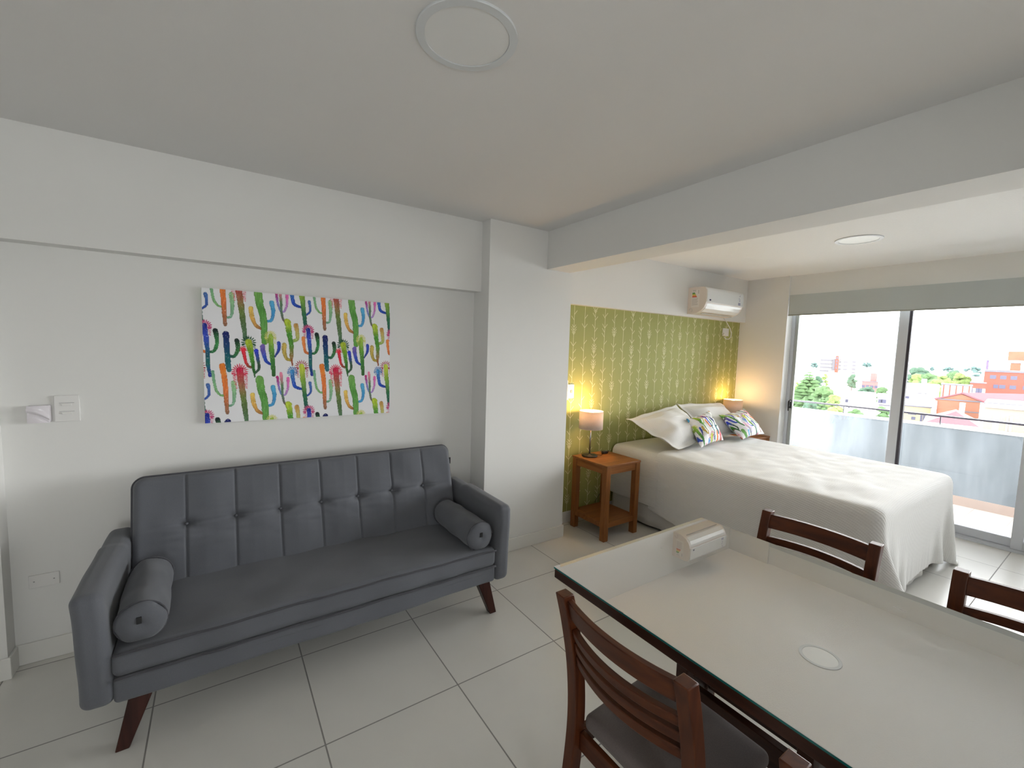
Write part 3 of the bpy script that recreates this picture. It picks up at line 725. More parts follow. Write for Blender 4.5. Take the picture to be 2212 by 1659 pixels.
# ------------------------------------------------------------------ dining table
TX0, TX1, TY0, TY1, TZ = 1.022, 1.964, -0.30, 1.190, 0.825
def make_table():
    t = thing('dining_table', 'rectangular dining table with pale glass top and dark wooden base', 'table', (1.49, 0.445, 0))
    MB().box(TX0+0.002, TX1-0.002, TY0+0.002, TY1-0.002, TZ-0.042, TZ-0.008).build('tabletop', tableW, t, bevel=0.003)
    g = MB().box(TX0, TX1, TY0, TY1, TZ-0.0075, TZ, 0)
    g.m = [1 if i not in (1,) else 0 for i in range(6)]
    g.build('glass_top', [tgM, edgeM], t, bevel=0.0008, seg=1)
    for y0, y1 in ((0.47, 0.94), (-0.05, 0.42)):
        q = 0.046
        for x in (1.45, 1.60):
            for y in (y0, y1-q): MB().box(x, x+q, y, y+q, 0.0, TZ-0.0425).build('leg', tableW, t, bevel=0.002)
            MB().box(x+0.008, x+q-0.008, y0+q+0.0005, y1-q-0.0005, 0.29, 0.38).build('rail', tableW, t, bevel=0.002)
        for y in (y0, y1-q): MB().box(1.45+q+0.0005, 1.5995, y+0.008, y+q-0.008, 0.29, 0.38).build('rail', tableW, t, bevel=0.002)
        MB().box(1.61, 1.63, y1-q-0.22, y1-q-0.0005, 0.3805, TZ-0.0425).build('panel', tableW, t)
make_table()

# ------------------------------------------------------------------ chairs (face +x, back at x = 0)
def make_chair(label):
    t = thing('dining_chair', label, 'chair', (0, 0, 0), 'dark wooden dining chairs around the table')
    ws = 0.207; H = 0.893
    seat = rounded((0.015, -0.203, 0.420), (0.395, 0.203, 0.472), 0.022, 4, lambda p: (p[0], p[1]*(0.93+0.09*min(1, max(0, p[0]/0.39))), p[2]+(0.012*(1-((p[0]-0.20)/0.22)**2)*(1-(p[1]/0.23)**2) if p[2] > 0.45 else 0)), 12)
    merge(seat.build('seat', seatM, t))
    for sg in (-1, 1):
        # rear leg + back post in one curved piece
        pts = [(-0.055, 0.0), (-0.020, 0.22), (0.0, 0.44), (-0.010, 0.62), (-0.040, 0.78), (-0.070, H)]
        yo = sg*ws; m = MB(); w_, d_ = 0.020, 0.021; sec = []
        N = 24
        for k in range(N+1):
            f = k/N*(len(pts)-1); i = min(int(f), len(pts)-2); q = f-i
            p0, p1, p2, p3 = pts[max(i-1, 0)], pts[i], pts[i+1], pts[min(i+2, len(pts)-1)]
            cr_ = lambda a, b, c, d: 0.5*(2*b+(-a+c)*q+(2*a-5*b+4*c-d)*q*q+(-a+3*b-3*c+d)*q**3)
            x = cr_(p0[0], p1[0], p2[0], p3[0]); z = cr_(p0[1], p1[1], p2[1], p3[1])
            sec.append((x, z))
        vs = []
        for x, z in sec:
            vs += [(x-d_, yo-sg*0+(-w_), z), (x+d_, yo-w_, z), (x+d_, yo+w_, z), (x-d_, yo+w_, z)]
        fs = [(i*4+k, i*4+(k+1) % 4, (i+1)*4+(k+1) % 4, (i+1)*4+k) for i in range(N) for k in range(4)]+[(3, 2, 1, 0), (N*4, N*4+1, N*4+2, N*4+3)]
        m.add(vs, fs); m.build('leg', chairW['Z'], t, bevel=0.003)
        MB().hexa([(0.340, yo*0.97-0.016, 0), (0.372, yo*0.97-0.016, 0), (0.372, yo*0.97+0.016, 0), (0.340, yo*0.97+0.016, 0)], [(0.335, yo*0.97-0.020, 0.419), (0.375, yo*0.97-0.020, 0.419), (0.375, yo*0.97+0.020, 0.419), (0.335, yo*0.97+0.020, 0.419)]).build('leg', chairW['Z'], t, bevel=0.003)
        MB().box(0.022, 0.334, yo*0.97-0.011, yo*0.97+0.011, 0.358, 0.419).build('seat_rail', chairW['X'], t, bevel=0.003)
    MB().box(0.343, 0.367, -ws*0.97+0.0205, ws*0.97-0.0205, 0.358, 0.419).build('seat_rail', chairW['Y'], t, bevel=0.003)
    MB().box(0.0, 0.02, -ws+0.021, ws-0.021, 0.358, 0.419).build('seat_rail', chairW['Y'], t, bevel=0.003)
    # curved slats
    def slat(zt, zb, bow):
        m = MB(); N = 20; vs = []
        for k in range(N+1):
            y = (-ws+0.018)+(2*ws-0.036)*k/N; u = 2*k/N-1
            for z in (zb, zt):
                zz = (z-0.62)/0.27
                xc = -0.010-0.058*max(0, zz)**1.25-bow*(1-u*u)
                for d in (-0.011, 0.011):
                    vs.append((xc+d, y, z))
        fs = []
        for k in range(N):
            a = k*4; b = a+4
            fs += [(a, b, b+1, a+1), (a+1, b+1, b+3, a+3), (a+3, b+3, b+2, a+2), (a+2, b+2, b, a)]
        fs += [(0, 1, 3, 2), (N*4, N*4+2, N*4+3, N*4+1)]
        m.add(vs, fs); return m
    for zt, zb in ((0.880, 0.818), (0.780, 0.750), (0.734, 0.704), (0.688, 0.656)):
        slat(zt, zb, 0.030 if zt > 0.85 else 0.040).build('slat' if zt < 0.85 else 'top_rail', chairW['Y'], t, bevel=0.003)
    return t
ch = make_chair('brown slatted wooden dining chair with grey seat, nearest the sofa, in the foreground')
ch.location = (0.93, 0.739, 0)
for x, y, rz, lab in ((0.93, 0.10, 0, 'wooden dining chair at the bottom edge of the photo, only its post top shows'),
                      (2.105, 0.770, PI, 'dark wooden dining chair across the glass table in front of the bed'),
                      (2.105, 0.113, PI, 'dark wooden dining chair across the glass table at the right edge of the photo')):
    c = copy_tree(ch); c.location = (x, y, 0); c.rotation_euler = (0, 0, rz); c['label'] = lab

# ------------------------------------------------------------------ nightstands
def nightstand(x0, y0, label):
    w_, h, lg = 0.425, 0.665, 0.052
    x1, y1 = x0+w_, y0+w_
    t = thing('nightstand', label, 'side table', ((x0+x1)/2, (y0+y1)/2, 0), 'square wooden bedside tables')
    MB().box(x0-0.004, x1+0.004, y0-0.004, y1+0.004, h-0.018, h).build('tabletop', nsW['X'], t, bevel=0.003)
    for lx in (x0, x1-lg):
        for ly in (y0, y1-lg): MB().box(lx, lx+lg, ly, ly+lg, 0, h-0.0185).build('leg', nsW['Z'], t, bevel=0.002)
    a = 0.006
    for q in ((x0+lg+.0005, x1-lg-.0005, y0+a, y0+a+0.02, 'X'), (x0+lg+.0005, x1-lg-.0005, y1-a-0.02, y1-a, 'X'), (x0+a, x0+a+0.02, y0+lg+.0005, y1-lg-.0005, 'Y'), (x1-a-0.02, x1-a, y0+lg+.0005, y1-lg-.0005, 'Y')):
        MB().box(q[0], q[1], q[2], q[3], h-0.082, h-0.0185).build('apron', nsW[q[4]], t, bevel=0.002)
    m = MB().box(x0+lg+.0005, x1-lg-.0005, y0+a, y1-a, 0.115, 0.160).box(x0+a, x0+lg, y0+lg+.0005, y1-lg-.0005, 0.115, 0.160).box(x1-lg, x1-a, y0+lg+.0005, y1-lg-.0005, 0.115, 0.160)
    m.build('shelf', nsW['X'], t, bevel=0.002)
nightstand(2.695, 2.505, 'light brown wooden bedside table left of the bed')
nightstand(5.085, 2.53, 'brown wooden bedside table hidden beyond the bed beside the balcony door')

def table_lamp(x, y, label, power):
    z = 0.665
    t = thing('table_lamp', label, 'lamp', (x, y, z), 'lit bedside lamps with drum shades')
    MB().lathe([(0.068, 0), (0.072, 0.004), (0.072, 0.010), (0.066, 0.015), (0.012, 0.018), (0.009, 0.026), (0.0, 0.026)], (x, y, z), 40).build('base', bronzeM, t)
    MB().tube([(x, y, z+0.024), (x, y, z+0.30)], 0.0065, 14).build('pole', steelM, t)
    MB().tube([(x, y, z+0.295), (x, y, z+0.345)], 0.016, 16).build('bulb_socket', plasticM, t)
    r, zb, zt = 0.107, z+0.258, z+0.418
    s_ = MB(); n = 64
    vs = [(x+math.cos(2*PI*k/n)*r, y+math.sin(2*PI*k/n)*r, zz) for zz in (zb, zt) for k in range(n)]
    s_.add(vs, [(k, (k+1) % n, n+(k+1) % n, n+k) for k in range(n)], 0, True)
    sh = s_.build('lamp_shade', shadeM, t, solid=0.0015)
    m = MB()
    for zz in (zb, zt): m.tube([(x+math.cos(2*PI*k/48)*r, y+math.sin(2*PI*k/48)*r, zz) for k in range(49)], 0.0016, 6)
    for k in range(3):
        a = 2*PI*k/3+0.4; m.tube([(x, y, zb+0.05), (x+math.cos(a)*r, y+math.sin(a)*r, zb+0.004)], 0.0015, 6)
    m.build('shade_ring', shadeM, sh)
    bm_ = MB().lathe([(0.0, 0.085), (0.018, 0.078), (0.029, 0.058), (0.029, 0.042), (0.018, 0.018), (0.013, 0.0), (0.0, 0.0)][::-1], (x, y, z+0.335), 24)
    em = bpy.data.materials.get('warm_bulb')
    if em is None:
        em = bpy.data.materials.new('warm_bulb'); em.use_nodes = True
        q = em.node_tree.nodes['Principled BSDF']; q.inputs['Emission Color'].default_value = (1, 0.62, 0.27, 1); q.inputs['Emission Strength'].default_value = 6
    bm_.build('bulb', em, t)
    l = bpy.data.lights.new('bulb_light', 'POINT'); l.energy = power; l.color = (1.0, 0.60, 0.26); l.shadow_soft_size = 0.032
    lo = bpy.data.objects.new('bulb_light', l); COL.objects.link(lo); lo.parent = t; lo.location = (0, 0, 0.45)
table_lamp(2.812, 2.835, 'lit table lamp with pink beige drum shade on the bedside table left of the bed', 3.2)
table_lamp(5.235, 2.86, 'lit table lamp partly behind the pillows, beside the corner near the balcony door', 1.7)
# lamp cord with inline switch
t = thing('lamp_cord', 'thin black lamp cord with small black switch lying on the left bedside table', 'cord', (3.0, 2.85, 0.665))
MB().tube([(2.892, 2.835, 0.669), (2.93, 2.80, 0.668), (2.97, 2.83, 0.668), (2.99, 2.845, 0.670)], 0.0022, 6).build('cord', blackM, t)
MB().box(2.985, 3.045, 2.825, 2.86, 0.6655, 0.690).build('switch', blackM, t, bevel=0.006)
MB().tube([(3.045, 2.845, 0.672), (3.09, 2.87, 0.670), (3.135, 2.90, 0.668), (3.145, 2.915, 0.60), (3.15, 2.93, 0.45), (3.155, 2.93, 0.38), (3.14, 2.95, 0.28), (3.09, 2.97, 0.20), (3.06, 2.985, 0.14)], 0.0022, 6).build('cord', blackM, t)

# ------------------------------------------------------------------ bed
BX0, BX1, BY0, BY1, BZ = 3.285, 4.935, 0.845, 2.985, 0.700
def make_bed():
    t = thing('bed', 'double bed with white skirt beside the olive patterned wall', 'bed', ((BX0+BX1)/2, (BY0+BY1)/2, 0))
    MB().box(BX0+0.04, BX1-0.04, BY0+0.04, BY1-0.01, 0.10, 0.42).build('bed_base', skirtM, t, bevel=0.01)
    for x in (BX0+0.12, BX1-0.12):
        for y in (BY0+0.12, BY1-0.12): MB().tube([(x, y, 0), (x, y, 0.1)], 0.025, 14).build('leg', blackM, t)
    merge(rounded((BX0+0.01, BY0+0.01, 0.425), (BX1-0.01, BY1, BZ-0.012), 0.05, 5, None, 10).build('mattress', sheetM, t))
    # pleated valance round three sides
    path = []
    for k in range(90): path.append((BX0+0.02, BY1-0.02-(BY1-BY0-0.04)*k/90, 0))
    for k in range(75): path.append((BX0+0.02+(BX1-BX0-0.04)*k/75, BY0+0.02, 1))
    for k in range(91): path.append((BX1-0.02, BY0+0.02+(BY1-BY0-0.04)*k/90, 2))
    mb = MB(); vs = []; nl = 7
    for j in range(nl):
        f = j/(nl-1); z = 0.43-(0.43-0.028)*f
        for i, (x, y, s_) in enumerate(path):
            amp = (0.004+0.016*f)*(noise.noise(Vector((x*6, y*6, 0.5)))*1.6+0.35*math.sin((x+y)*26)*(1 if s_ == 1 else 0.2))
            fl_ = 0.012*f
            if s_ == 0: vs.append((x-amp-fl_, y, z))
            elif s_ == 1: vs.append((x, y-amp-fl_, z+0.004*math.sin(x*9)))
            else: vs.append((x+amp+fl_, y, z))
    n = len(path)
    mb.add(vs, [(j*n+i, j*n+i+1, (j+1)*n+i+1, (j+1)*n+i) for j in range(nl-1) for i in range(n-1)], 0, True)
    mb.build('bed_skirt', skirtM, t, solid=0.003)
make_bed()

def cloth_sim(xs, ys, z0, box, steps=260, iters=12, seed=1, round_r=0.05, pin=None, shape_noise=0.004, wind=(0, 0)):
    nx, ny = len(xs), len(ys)
    SK = 0.07
    P = np.zeros((ny, nx, 3)); P[..., 0] = xs[None, :]; P[..., 1] = ys[:, None]+SK*(xs[None, :]-xs[0]-0.4); P[..., 2] = z0
    rng = np.random.RandomState(seed); P[..., 2] += rng.rand(ny, nx)*shape_noise
    R = P.copy(); Vv = np.zeros_like(P)
    hx = xs[1]-xs[0]; hy = ys[1]-ys[0]; dt = 0.016
    hd = math.hypot(hx, hy)
    (bx0, bx1, by0, by1, bz) = box
    c = np.array([(bx0+bx1)/2, (by0+by1)/2, bz-1.0]); h = np.array([(bx1-bx0)/2, (by1-by0)/2, 1.0])
    def solve(A, B, rest, k):
        d = B-A; l = np.linalg.norm(d, axis=-1, keepdims=True)+1e-9; q = d*(0.5*k*(l-rest)/l); A += q; B -= q
    def strip(sa, sb, rest, k):
        A = P[sa].copy(); B = P[sb].copy(); solve(A, B, rest, k); P[sa] = A; P[sb] = B
    S = slice
    for st in range(steps):
        Vv[..., 2] -= 9.8*dt
        Vv *= 0.985 if st < steps*0.8 else 0.94
        P0_ = P.copy(); P = P+Vv*dt
        for it in range(iters):
            for o_ in (0, 1):
                a = P[:, o_:nx-1:2].copy(); b_ = P[:, o_+1:nx:2].copy(); m_ = min(a.shape[1], b_.shape[1]); a = a[:, :m_]; b_ = b_[:, :m_]
                solve(a, b_, hx, 1.0); P[:, o_:o_+2*m_:2] = a; P[:, o_+1:o_+1+2*m_:2] = b_
                a = P[o_:ny-1:2].copy(); b_ = P[o_+1:ny:2].copy(); m_ = min(len(a), len(b_)); a = a[:m_]; b_ = b_[:m_]
                solve(a, b_, hy, 1.0); P[o_:o_+2*m_:2] = a; P[o_+1:o_+1+2*m_:2] = b_
                a = P[o_:ny-1:2, :-1].copy(); b_ = P[o_+1:ny:2, 1:].copy(); m_ = min(len(a), len(b_)); a = a[:m_]; b_ = b_[:m_]
                solve(a, b_, hd, 0.35); P[o_:o_+2*m_:2, :-1] = a; P[o_+1:o_+1+2*m_:2, 1:] = b_
                a = P[o_:ny-1:2, 1:].copy(); b_ = P[o_+1:ny:2, :-1].copy(); m_ = min(len(a), len(b_)); a = a[:m_]; b_ = b_[:m_]
                solve(a, b_, hd, 0.35); P[o_:o_+2*m_:2, 1:] = a; P[o_+1:o_+1+2*m_:2, :-1] = b_
            # bending
            if it % 3 == 0:
                for ax in (0, 1):
                    k_ = 4
                    if ax == 1: a = P[:, :-k_]; b_ = P[:, k_:]; rest = hx*k_
                    else: a = P[:-k_]; b_ = P[k_:]; rest = hy*k_
                    d = b_-a; l = np.linalg.norm(d, axis=-1, keepdims=True)+1e-9
                    q = d*(0.04*np.minimum(0, l-rest)/l)
                    Q = np.zeros_like(P)
                    if ax == 1: Q[:, :-k_] += q; Q[:, k_:] -= q
                    else: Q[:-k_] += q; Q[k_:] -= q
                    P += Q
            # collision with rounded box
            q = P-c; core = np.clip(q, -(h-round_r), h-round_r); d = q-core; l = np.linalg.norm(d, axis=-1, keepdims=True)
            ins = (l < round_r+0.006)
            inside = (l < 1e-6)[..., 0]
            dn = d/np.maximum(l, 1e-6)
            if inside.any():
                qq = q[inside]; gap = h-np.abs(qq); gap[:, 2] = np.where(qq[:, 2] > 0, h[2]-qq[:, 2], 9); ax = gap.argmin(1)
                for r_ in range(3):
                    mm = ax == r_
                    qq[mm, r_] = np.sign(qq[mm, r_]+1e-9)*(h[r_]+0.006)
                q[inside] = qq
            new = core+dn*(round_r+0.006)
            upd = ins[..., 0] & ~inside
            q[upd] = new[upd]
            P = q+c
            P[..., 2] = np.maximum(P[..., 2], 0.012)
            if pin is not None: P[pin] = R[pin]*np.array([1, 1, 0])+P[pin]*np.array([0, 0, 1])
        Vv = (P-P0_)/dt
        # friction on the bed top
        ontop = (P[..., 2] > bz-0.01)
        Vv[ontop] *= np.array([0.4, 0.4, 1.0])
        sp_ = np.linalg.norm(Vv, axis=-1, keepdims=True); Vv *= np.minimum(1, 2.0/np.maximum(sp_, 1e-6))
    return P

def make_coverlet():
    t0 = BX0; h = 0.0285
    xs = np.arange(BX0-0.47, BX1+0.22+h, h)
    ys = np.arange(BY0-0.46, 2.47, h)
    pin = np.zeros((len(ys), len(xs)), bool)
    on = (xs > BX0+0.1) & (xs < BX1-0.1)
    pin[-6:, on] = True
    P = cloth_sim(xs, ys, 0.735, (BX0-0.012, BX1+0.012, BY0-0.012, 3.2, BZ+0.008), pin=pin)
    # soft wrinkles on the top
    ny, nx = P.shape[:2]
    mb = MB()
    vs = []
    for j in range(ny):
        for i in range(nx):
            x, y, z = P[j, i]
            if z > BZ-0.02:
                e = min(1, max(0, min(x-BX0, BX1-x, y-BY0)/0.15))
                z += e*(0.020*abs(noise.noise(Vector((x*2.2+y*1.2, y*5.5-x*1.5, 1.3))))+0.004*noise.noise(Vector((x*9, y*14, 2))))+0.002
            vs.append((x, y, z))
    mb.add(vs, [(j*nx+i, j*nx+i+1, (j+1)*nx+i+1, (j+1)*nx+i) for j in range(ny-1) for i in range(nx-1)], 0, True)
    o = mb.build('coverlet', coverM, None, sub=1, solid=0.005, origin=((BX0+BX1)/2, 1.6, BZ))
    tag(o, 'white ribbed coverlet draped over the bed', 'coverlet')
    me = o.data; uv = me.uv_layers.new(name='UVMap'); U = np.zeros((len(me.loops), 2), dtype=np.float32)
    li = np.empty(len(me.loops), dtype=np.int32); me.loops.foreach_get('vertex_index', li)
    U[:, 0] = xs[li % nx]; U[:, 1] = ys[li//nx]; uv.data.foreach_set('uv', U.ravel())
make_coverlet()

def make_blanket():
    # lower layer at the head end, hanging over the sides
    y0, y1 = 2.42, 2.975; mb = MB(); nu, nv = 90, 30; vs = []; UVs = []
    drop = 0.44; wtop = BX1-BX0+0.03; tot = wtop+2*drop
    for j in range(nv):
        y = y0+(y1-y0)*j/(nv-1)
        for i in range(nu):
            s_ = tot*i/(nu-1); UVs.append((s_, y))
            r = 0.06
            e = 0.008*noise.noise(Vector((s_*3, y*6, 4)))
            bump_ = 0.035*math.exp(-((y-2.80)/0.12)**2)*math.exp(-((s_-drop-0.45)/0.38)**2)+0.035*math.exp(-((y-2.80)/0.12)**2)*math.exp(-((s_-drop-1.2)/0.38)**2)
            X0, X1 = BX0-0.016, BX1+0.016; zt = BZ+0.003
            if s_ < drop: x = X0-0.018*(1-s_/drop)-e; z = zt-r*0.6-(drop-s_)
            elif s_ > tot-drop: x = X1+0.018*(1-(tot-s_)/drop)+e; z = zt-r*0.6-(drop-(tot-s_))
            else:
                x = X0+(X1-X0)*(s_-drop)/wtop; d = min(x-X0, X1-x)
                z = zt-(0.6*r*(1-min(1, d/r))**2)+bump_+abs(e)
            vs.append((x, y, z))
    mb.add(vs, [(j*nu+i, j*nu+i+1, (j+1)*nu+i+1, (j+1)*nu+i) for j in range(nv-1) for i in range(nu-1)], 0, True)
    o = mb.build('blanket', coverM, None, solid=0.004, sub=1, origin=((BX0+BX1)/2, 2.6, BZ))
    tag(o, 'white ribbed blanket under the pillows at the head of the bed', 'blanket')
    me = o.data; uv = me.uv_layers.new(name='UVMap')
    for l in me.loops: uv.data[l.index].uv = UVs[l.vertex_index]
make_blanket()

def pillow(name, label, cat, group, TL, TR, BR, BL, th, flange, m, prt=None, nseg=44, sag=0.0, seed=0, edge_in=0.06):
    TL, TR, BR, BL = map(Vector, (TL, TR, BR, BL)); c = (TL+TR+BR+BL)/4
    w_ = ((TR-TL).length+(BR-BL).length)/2; h = ((BL-TL).length+(BR-TR).length)/2
    nrm = (TR-TL).cross(BL-TL).normalized()
    if nrm.y > 0: nrm = -nrm      # towards the foot of the bed
    mb = MB(); vs = []; uvs = []; N = nseg
    for side in (1, -1):
        for j in range(N+1):
            for i in range(N+1):
                u, v = i/N, j/N
                p = (TL*(1-u)+TR*u)*(1-v)+(BL*(1-u)+BR*u)*v
                a, b = 2*u-1, 2*v-1
                fa = flange/w_*2; fb = flange/h*2
                ia = max(0, 1-abs(a)-fa)/(1-fa); ib = max(0, 1-abs(b)-fb)/(1-fb)
                f = (min(1, ia*2.1)**0.55)*(min(1, ib*2.1)**0.55)*(0.72+0.28*(1-a*a)*(1-b*b))
                # edges curve inwards between the corners
                pin_ = edge_in
                ax = (TR-TL).normalized(); ay = (BL-TL).normalized()
                p = p-ax*(a*abs(a)*pin_*h*(1-b*b))*0.5-ay*(b*abs(b)*pin_*h*(1-a*a))*0.5
                wv = noise.noise(Vector((u*5+seed, v*5, seed)))
                z = side*(th/2*f*(1+0.22*wv)+0.002)+0.012*noise.noise(Vector((u*3, v*3, seed+9)))*(1-0.6*f)+0.020*wv*(1-f)*(flange > 0)
                p = p+nrm*z+Vector((0, 0, -sag*(1-a*a)*(1 if v < .5 else 0)*(0.5-v)*2))
                vs.append(p); uvs.append((u*w_, v*h))
    n1 = (N+1)**2
    fs = [(j*(N+1)+i, j*(N+1)+i+1, (j+1)*(N+1)+i+1, (j+1)*(N+1)+i) for j in range(N) for i in range(N)]
    fs2 = [tuple(n1+k for k in f[::-1]) for f in fs]
    rim = [i for i in range(N+1)]+[(j)*(N+1)+N for j in range(1, N+1)]+[N*(N+1)+i for i in range(N-1, -1, -1)]+[j*(N+1) for j in range(N-1, 0, -1)]
    fr = [(rim[k], rim[(k+1) % len(rim)], n1+rim[(k+1) % len(rim)], n1+rim[k]) for k in range(len(rim))]
    mb.add(vs, fs+fs2+fr, 0, True)
    o = mb.build(name, m, None, origin=c); tag(o, label, cat, group)
    me = o.data; uv = me.uv_layers.new(name='UVMap')
    li = np.empty(len(me.loops), dtype=np.int32); me.loops.foreach_get('vertex_index', li)
    uv.data.foreach_set('uv', np.array(uvs, dtype=np.float32)[li].ravel())
    if prt:
        U = np.array(uvs); ang, ou, ov, sc_ = prt
        ca, sa = math.cos(ang), math.sin(ang)
        set_print(me, sample_tile((U[:, 0]*ca-U[:, 1]*sa)*sc_+ou, (U[:, 0]*sa+U[:, 1]*ca)*sc_+ov))
    return o
gp = 'large white ribbed pillows'
pillow('pillow', 'large white ribbed pillow leaning on the wall nearest the left bedside table', 'pillow', gp, (3.24, 2.80, 0.985), (4.10, 2.86, 1.075), (4.22, 2.48, 0.765), (3.47, 2.37, 0.755), 0.20, 0.05, pillowM, seed=2, edge_in=0.03)
pillow('pillow', 'large white ribbed pillow at the head of the bed nearest the balcony door', 'pillow', gp, (4.12, 2.87, 1.085), (4.99, 2.88, 1.05), (4.98, 2.50, 0.765), (4.22, 2.50, 0.765), 0.19, 0.05, pillowM, seed=5, edge_in=0.03)
gc = 'cactus print cushions on the bed'
c1 = pillow('cushion', 'square cactus print cushion in front of the left white pillow', 'cushion', gc, (3.84, 2.555, 0.985), (4.30, 2.60, 1.035), (4.235, 2.385, 0.765), (3.735, 2.31, 0.755), 0.15, 0.0, printM, (0.15, 0.34, 0.12, 1.0), nseg=110, seed=3, edge_in=0.10)
c2 = pillow('cushion', 'square cactus print cushion leaning in front of the right white pillow', 'cushion', gc, (4.43, 2.565, 0.985), (5.00, 2.60, 1.02), (5.03, 2.37, 0.765), (4.50, 2.33, 0.755), 0.15, 0.0, printM, (0.35, 0.30, 0.75, 1.0), nseg=110, seed=7, edge_in=0.10)
ORG[c1.name] = tuple(c1.location); ORG[c2.name] = tuple(c2.location)
MB().box(4.447, 4.483, 2.505, 2.510, 0.935, 0.975).build('fabric_tag', blackM, c2)

# ------------------------------------------------------------------ air conditioner
def make_ac():
    x0, x1, yb, yf = 4.31, 5.035, 2.939, 2.715
    zt, zb = 2.350, 2.066
    t = thing('air_conditioner', 'white wall air conditioner above the olive patterned wall', 'air conditioner', ((x0+x1)/2, yb, zb))
    # body profile in (y, z)
    prof = [(yb, zb), (yb-0.055, zb), (yb-0.11, zb+0.006), (yb-0.16, zb+0.030), (yb-0.195, zb+0.062), (yf+0.012, zb+0.094), (yf+0.004, zb+0.13), (yf+0.006, zt-0.045), (yf+0.018, zt-0.018), (yf+0.04, zt-0.004), (yf+0.07, zt), (yb, zt)]
    MB().prism(prof, 'x', x0, x1).build('body', acSideM, t, bevel=0.006, seg=2)
    front = [(yf-0.006, zb+0.118), (yf-0.003, zt-0.045), (yf+0.010, zt-0.014), (yf+0.020, zt-0.006), (yf+0.024, zt-0.012), (yf+0.010, zt-0.04), (yf+0.006, zb+0.118)]
    MB().prism(front, 'x', x0+0.004, x1-0.004, smooth=False).build('front_panel', acFrontM, t, bevel=0.003)
    vane = [(yf+0.008, zb+0.106), (yf+0.015, zb+0.085), (yb-0.192, zb+0.052), (yb-0.150, zb+0.020), (yb-0.148, zb+0.030), (yb-0.188, zb+0.066), (yf+0.020, zb+0.106)]
    MB().prism(vane, 'x', x0+0.03, x1-0.03).build('vane', acFrontM, t)
    MB().box(x0+0.05, x1-0.08, yb-0.142, yb-0.132, zb-0.0005, zb+0.006).build('outlet_slot', greyPM, t)
    e = MB(); n = 20; cx, cz = x0+0.055, zb+0.142
    e.add([(cx+math.cos(2*PI*k/n)*0.016, yf-0.0072, cz+math.sin(2*PI*k/n)*0.0095) for k in range(n)], [tuple(range(n))])
    e.build('emblem', mat('emblem_blue', (0.01, 0.012, 0.08), 0.3), t)
    # stickers on the front right
    st = MB(); navy = mat('sticker_navy', (0.06, 0.07, 0.25), 0.4)
    for sx, sz, w_, h in ((0.085, 0.128, 0.012, 0.028), (0.110, 0.128, 0.014, 0.028), (0.100, 0.175, 0.022, 0.006), (0.088, 0.188, 0.006, 0.010), (0.104, 0.196, 0.008, 0.012), (0.095, 0.225, 0.012, 0.007), (0.085, 0.235, 0.006, 0.006)):
        st.add([(x1-sx, yf-0.0068, zb+sz), (x1-sx+w_, yf-0.0068, zb+sz), (x1-sx+w_, yf-0.0066, zb+sz+h), (x1-sx, yf-0.0066, zb+sz+h)], [(0, 1, 2, 3)])
    st.build('sticker', navy, t)
    # energy label on the left side
    xs_ = x0-0.0012
    lb = MB(); whiteL = mat('label_white', (0.74, 0.71, 0.68), 0.5)
    gs = [mat('label_'+n_, c_, 0.5) for n_, c_ in (('green', (0.03, 0.25, 0.06)), ('lime', (0.25, 0.42, 0.06)), ('yellow', (0.75, 0.55, 0.08)), ('orange', (0.75, 0.25, 0.05)), ('red', (0.55, 0.06, 0.04)), ('ink', (0.30, 0.28, 0.28)))]
    def q(y0, y1, z0, z1, mi, skew=0):
        lb.add([(xs_-0.0003*(mi > 0), y0, z0), (xs_-0.0003*(mi > 0), y1-skew, z0), (xs_-0.0003*(mi > 0), y1, z1), (xs_-0.0003*(mi > 0), y0, z1)], [(0, 1, 2, 3)], mi)
    q(2.80, 2.895, 2.135, 2.320, 0)
    for k in range(5):
        z1 = 2.293-k*0.0105; q(2.868-(k*0.006)-0.012, 2.888, z1-0.0095, z1, k+1)
    for k in range(4): q(2.845, 2.885, 2.305+k*0.004, 2.3065+k*0.004, 6)
    for k in range(8): q(2.815+(k % 3)*0.006, 2.888, 2.228-k*0.010, 2.2305-k*0.010, 6)
    for k in range(3): q(2.808, 2.820, 2.282+k*0.012, 2.288+k*0.012, 6)
    lb.build('energy_label', [whiteL]+gs, t)
    sw = MB(); 
    for rr in (0.014, 0.022): sw.tube([(x0-0.0005, 2.905-0.008+math.cos(a/12*2*PI*0.7)*rr, 2.105+math.sin(a/12*2*PI*0.7)*rr) for a in range(13)], 0.0012, 5)
    sw.build('moulded_mark', greyPM, t)
make_ac()
t = thing('power_cord', 'thin white power cord looping from the air conditioner to the wall socket', 'cord', (5.3, 2.98, 1.9))
MB().tube([(4.99, 2.955, 2.045), (5.02, 2.965, 2.03), (5.10, 2.975, 1.985), (5.155, 2.985, 1.93)][:0] or [(5.02, 2.93, 2.068), (5.06, 2.925, 2.04), (5.12, 2.93, 2.00), (5.19, 2.935, 1.95), (5.24, 2.945, 1.895), (5.255, 2.955, 1.855), (5.235, 2.965, 1.825), (5.19, 2.972, 1.822), (5.14, 2.975, 1.845)], 0.0045, 8).build('cord', plasticM, t)
MB().tube([(5.16, 2.975, 1.86), (5.12, 2.968, 1.872), (5.085, 2.96, 1.885)], [0.006, 0.012, 0.015], 10).build('plug', plasticM, t)
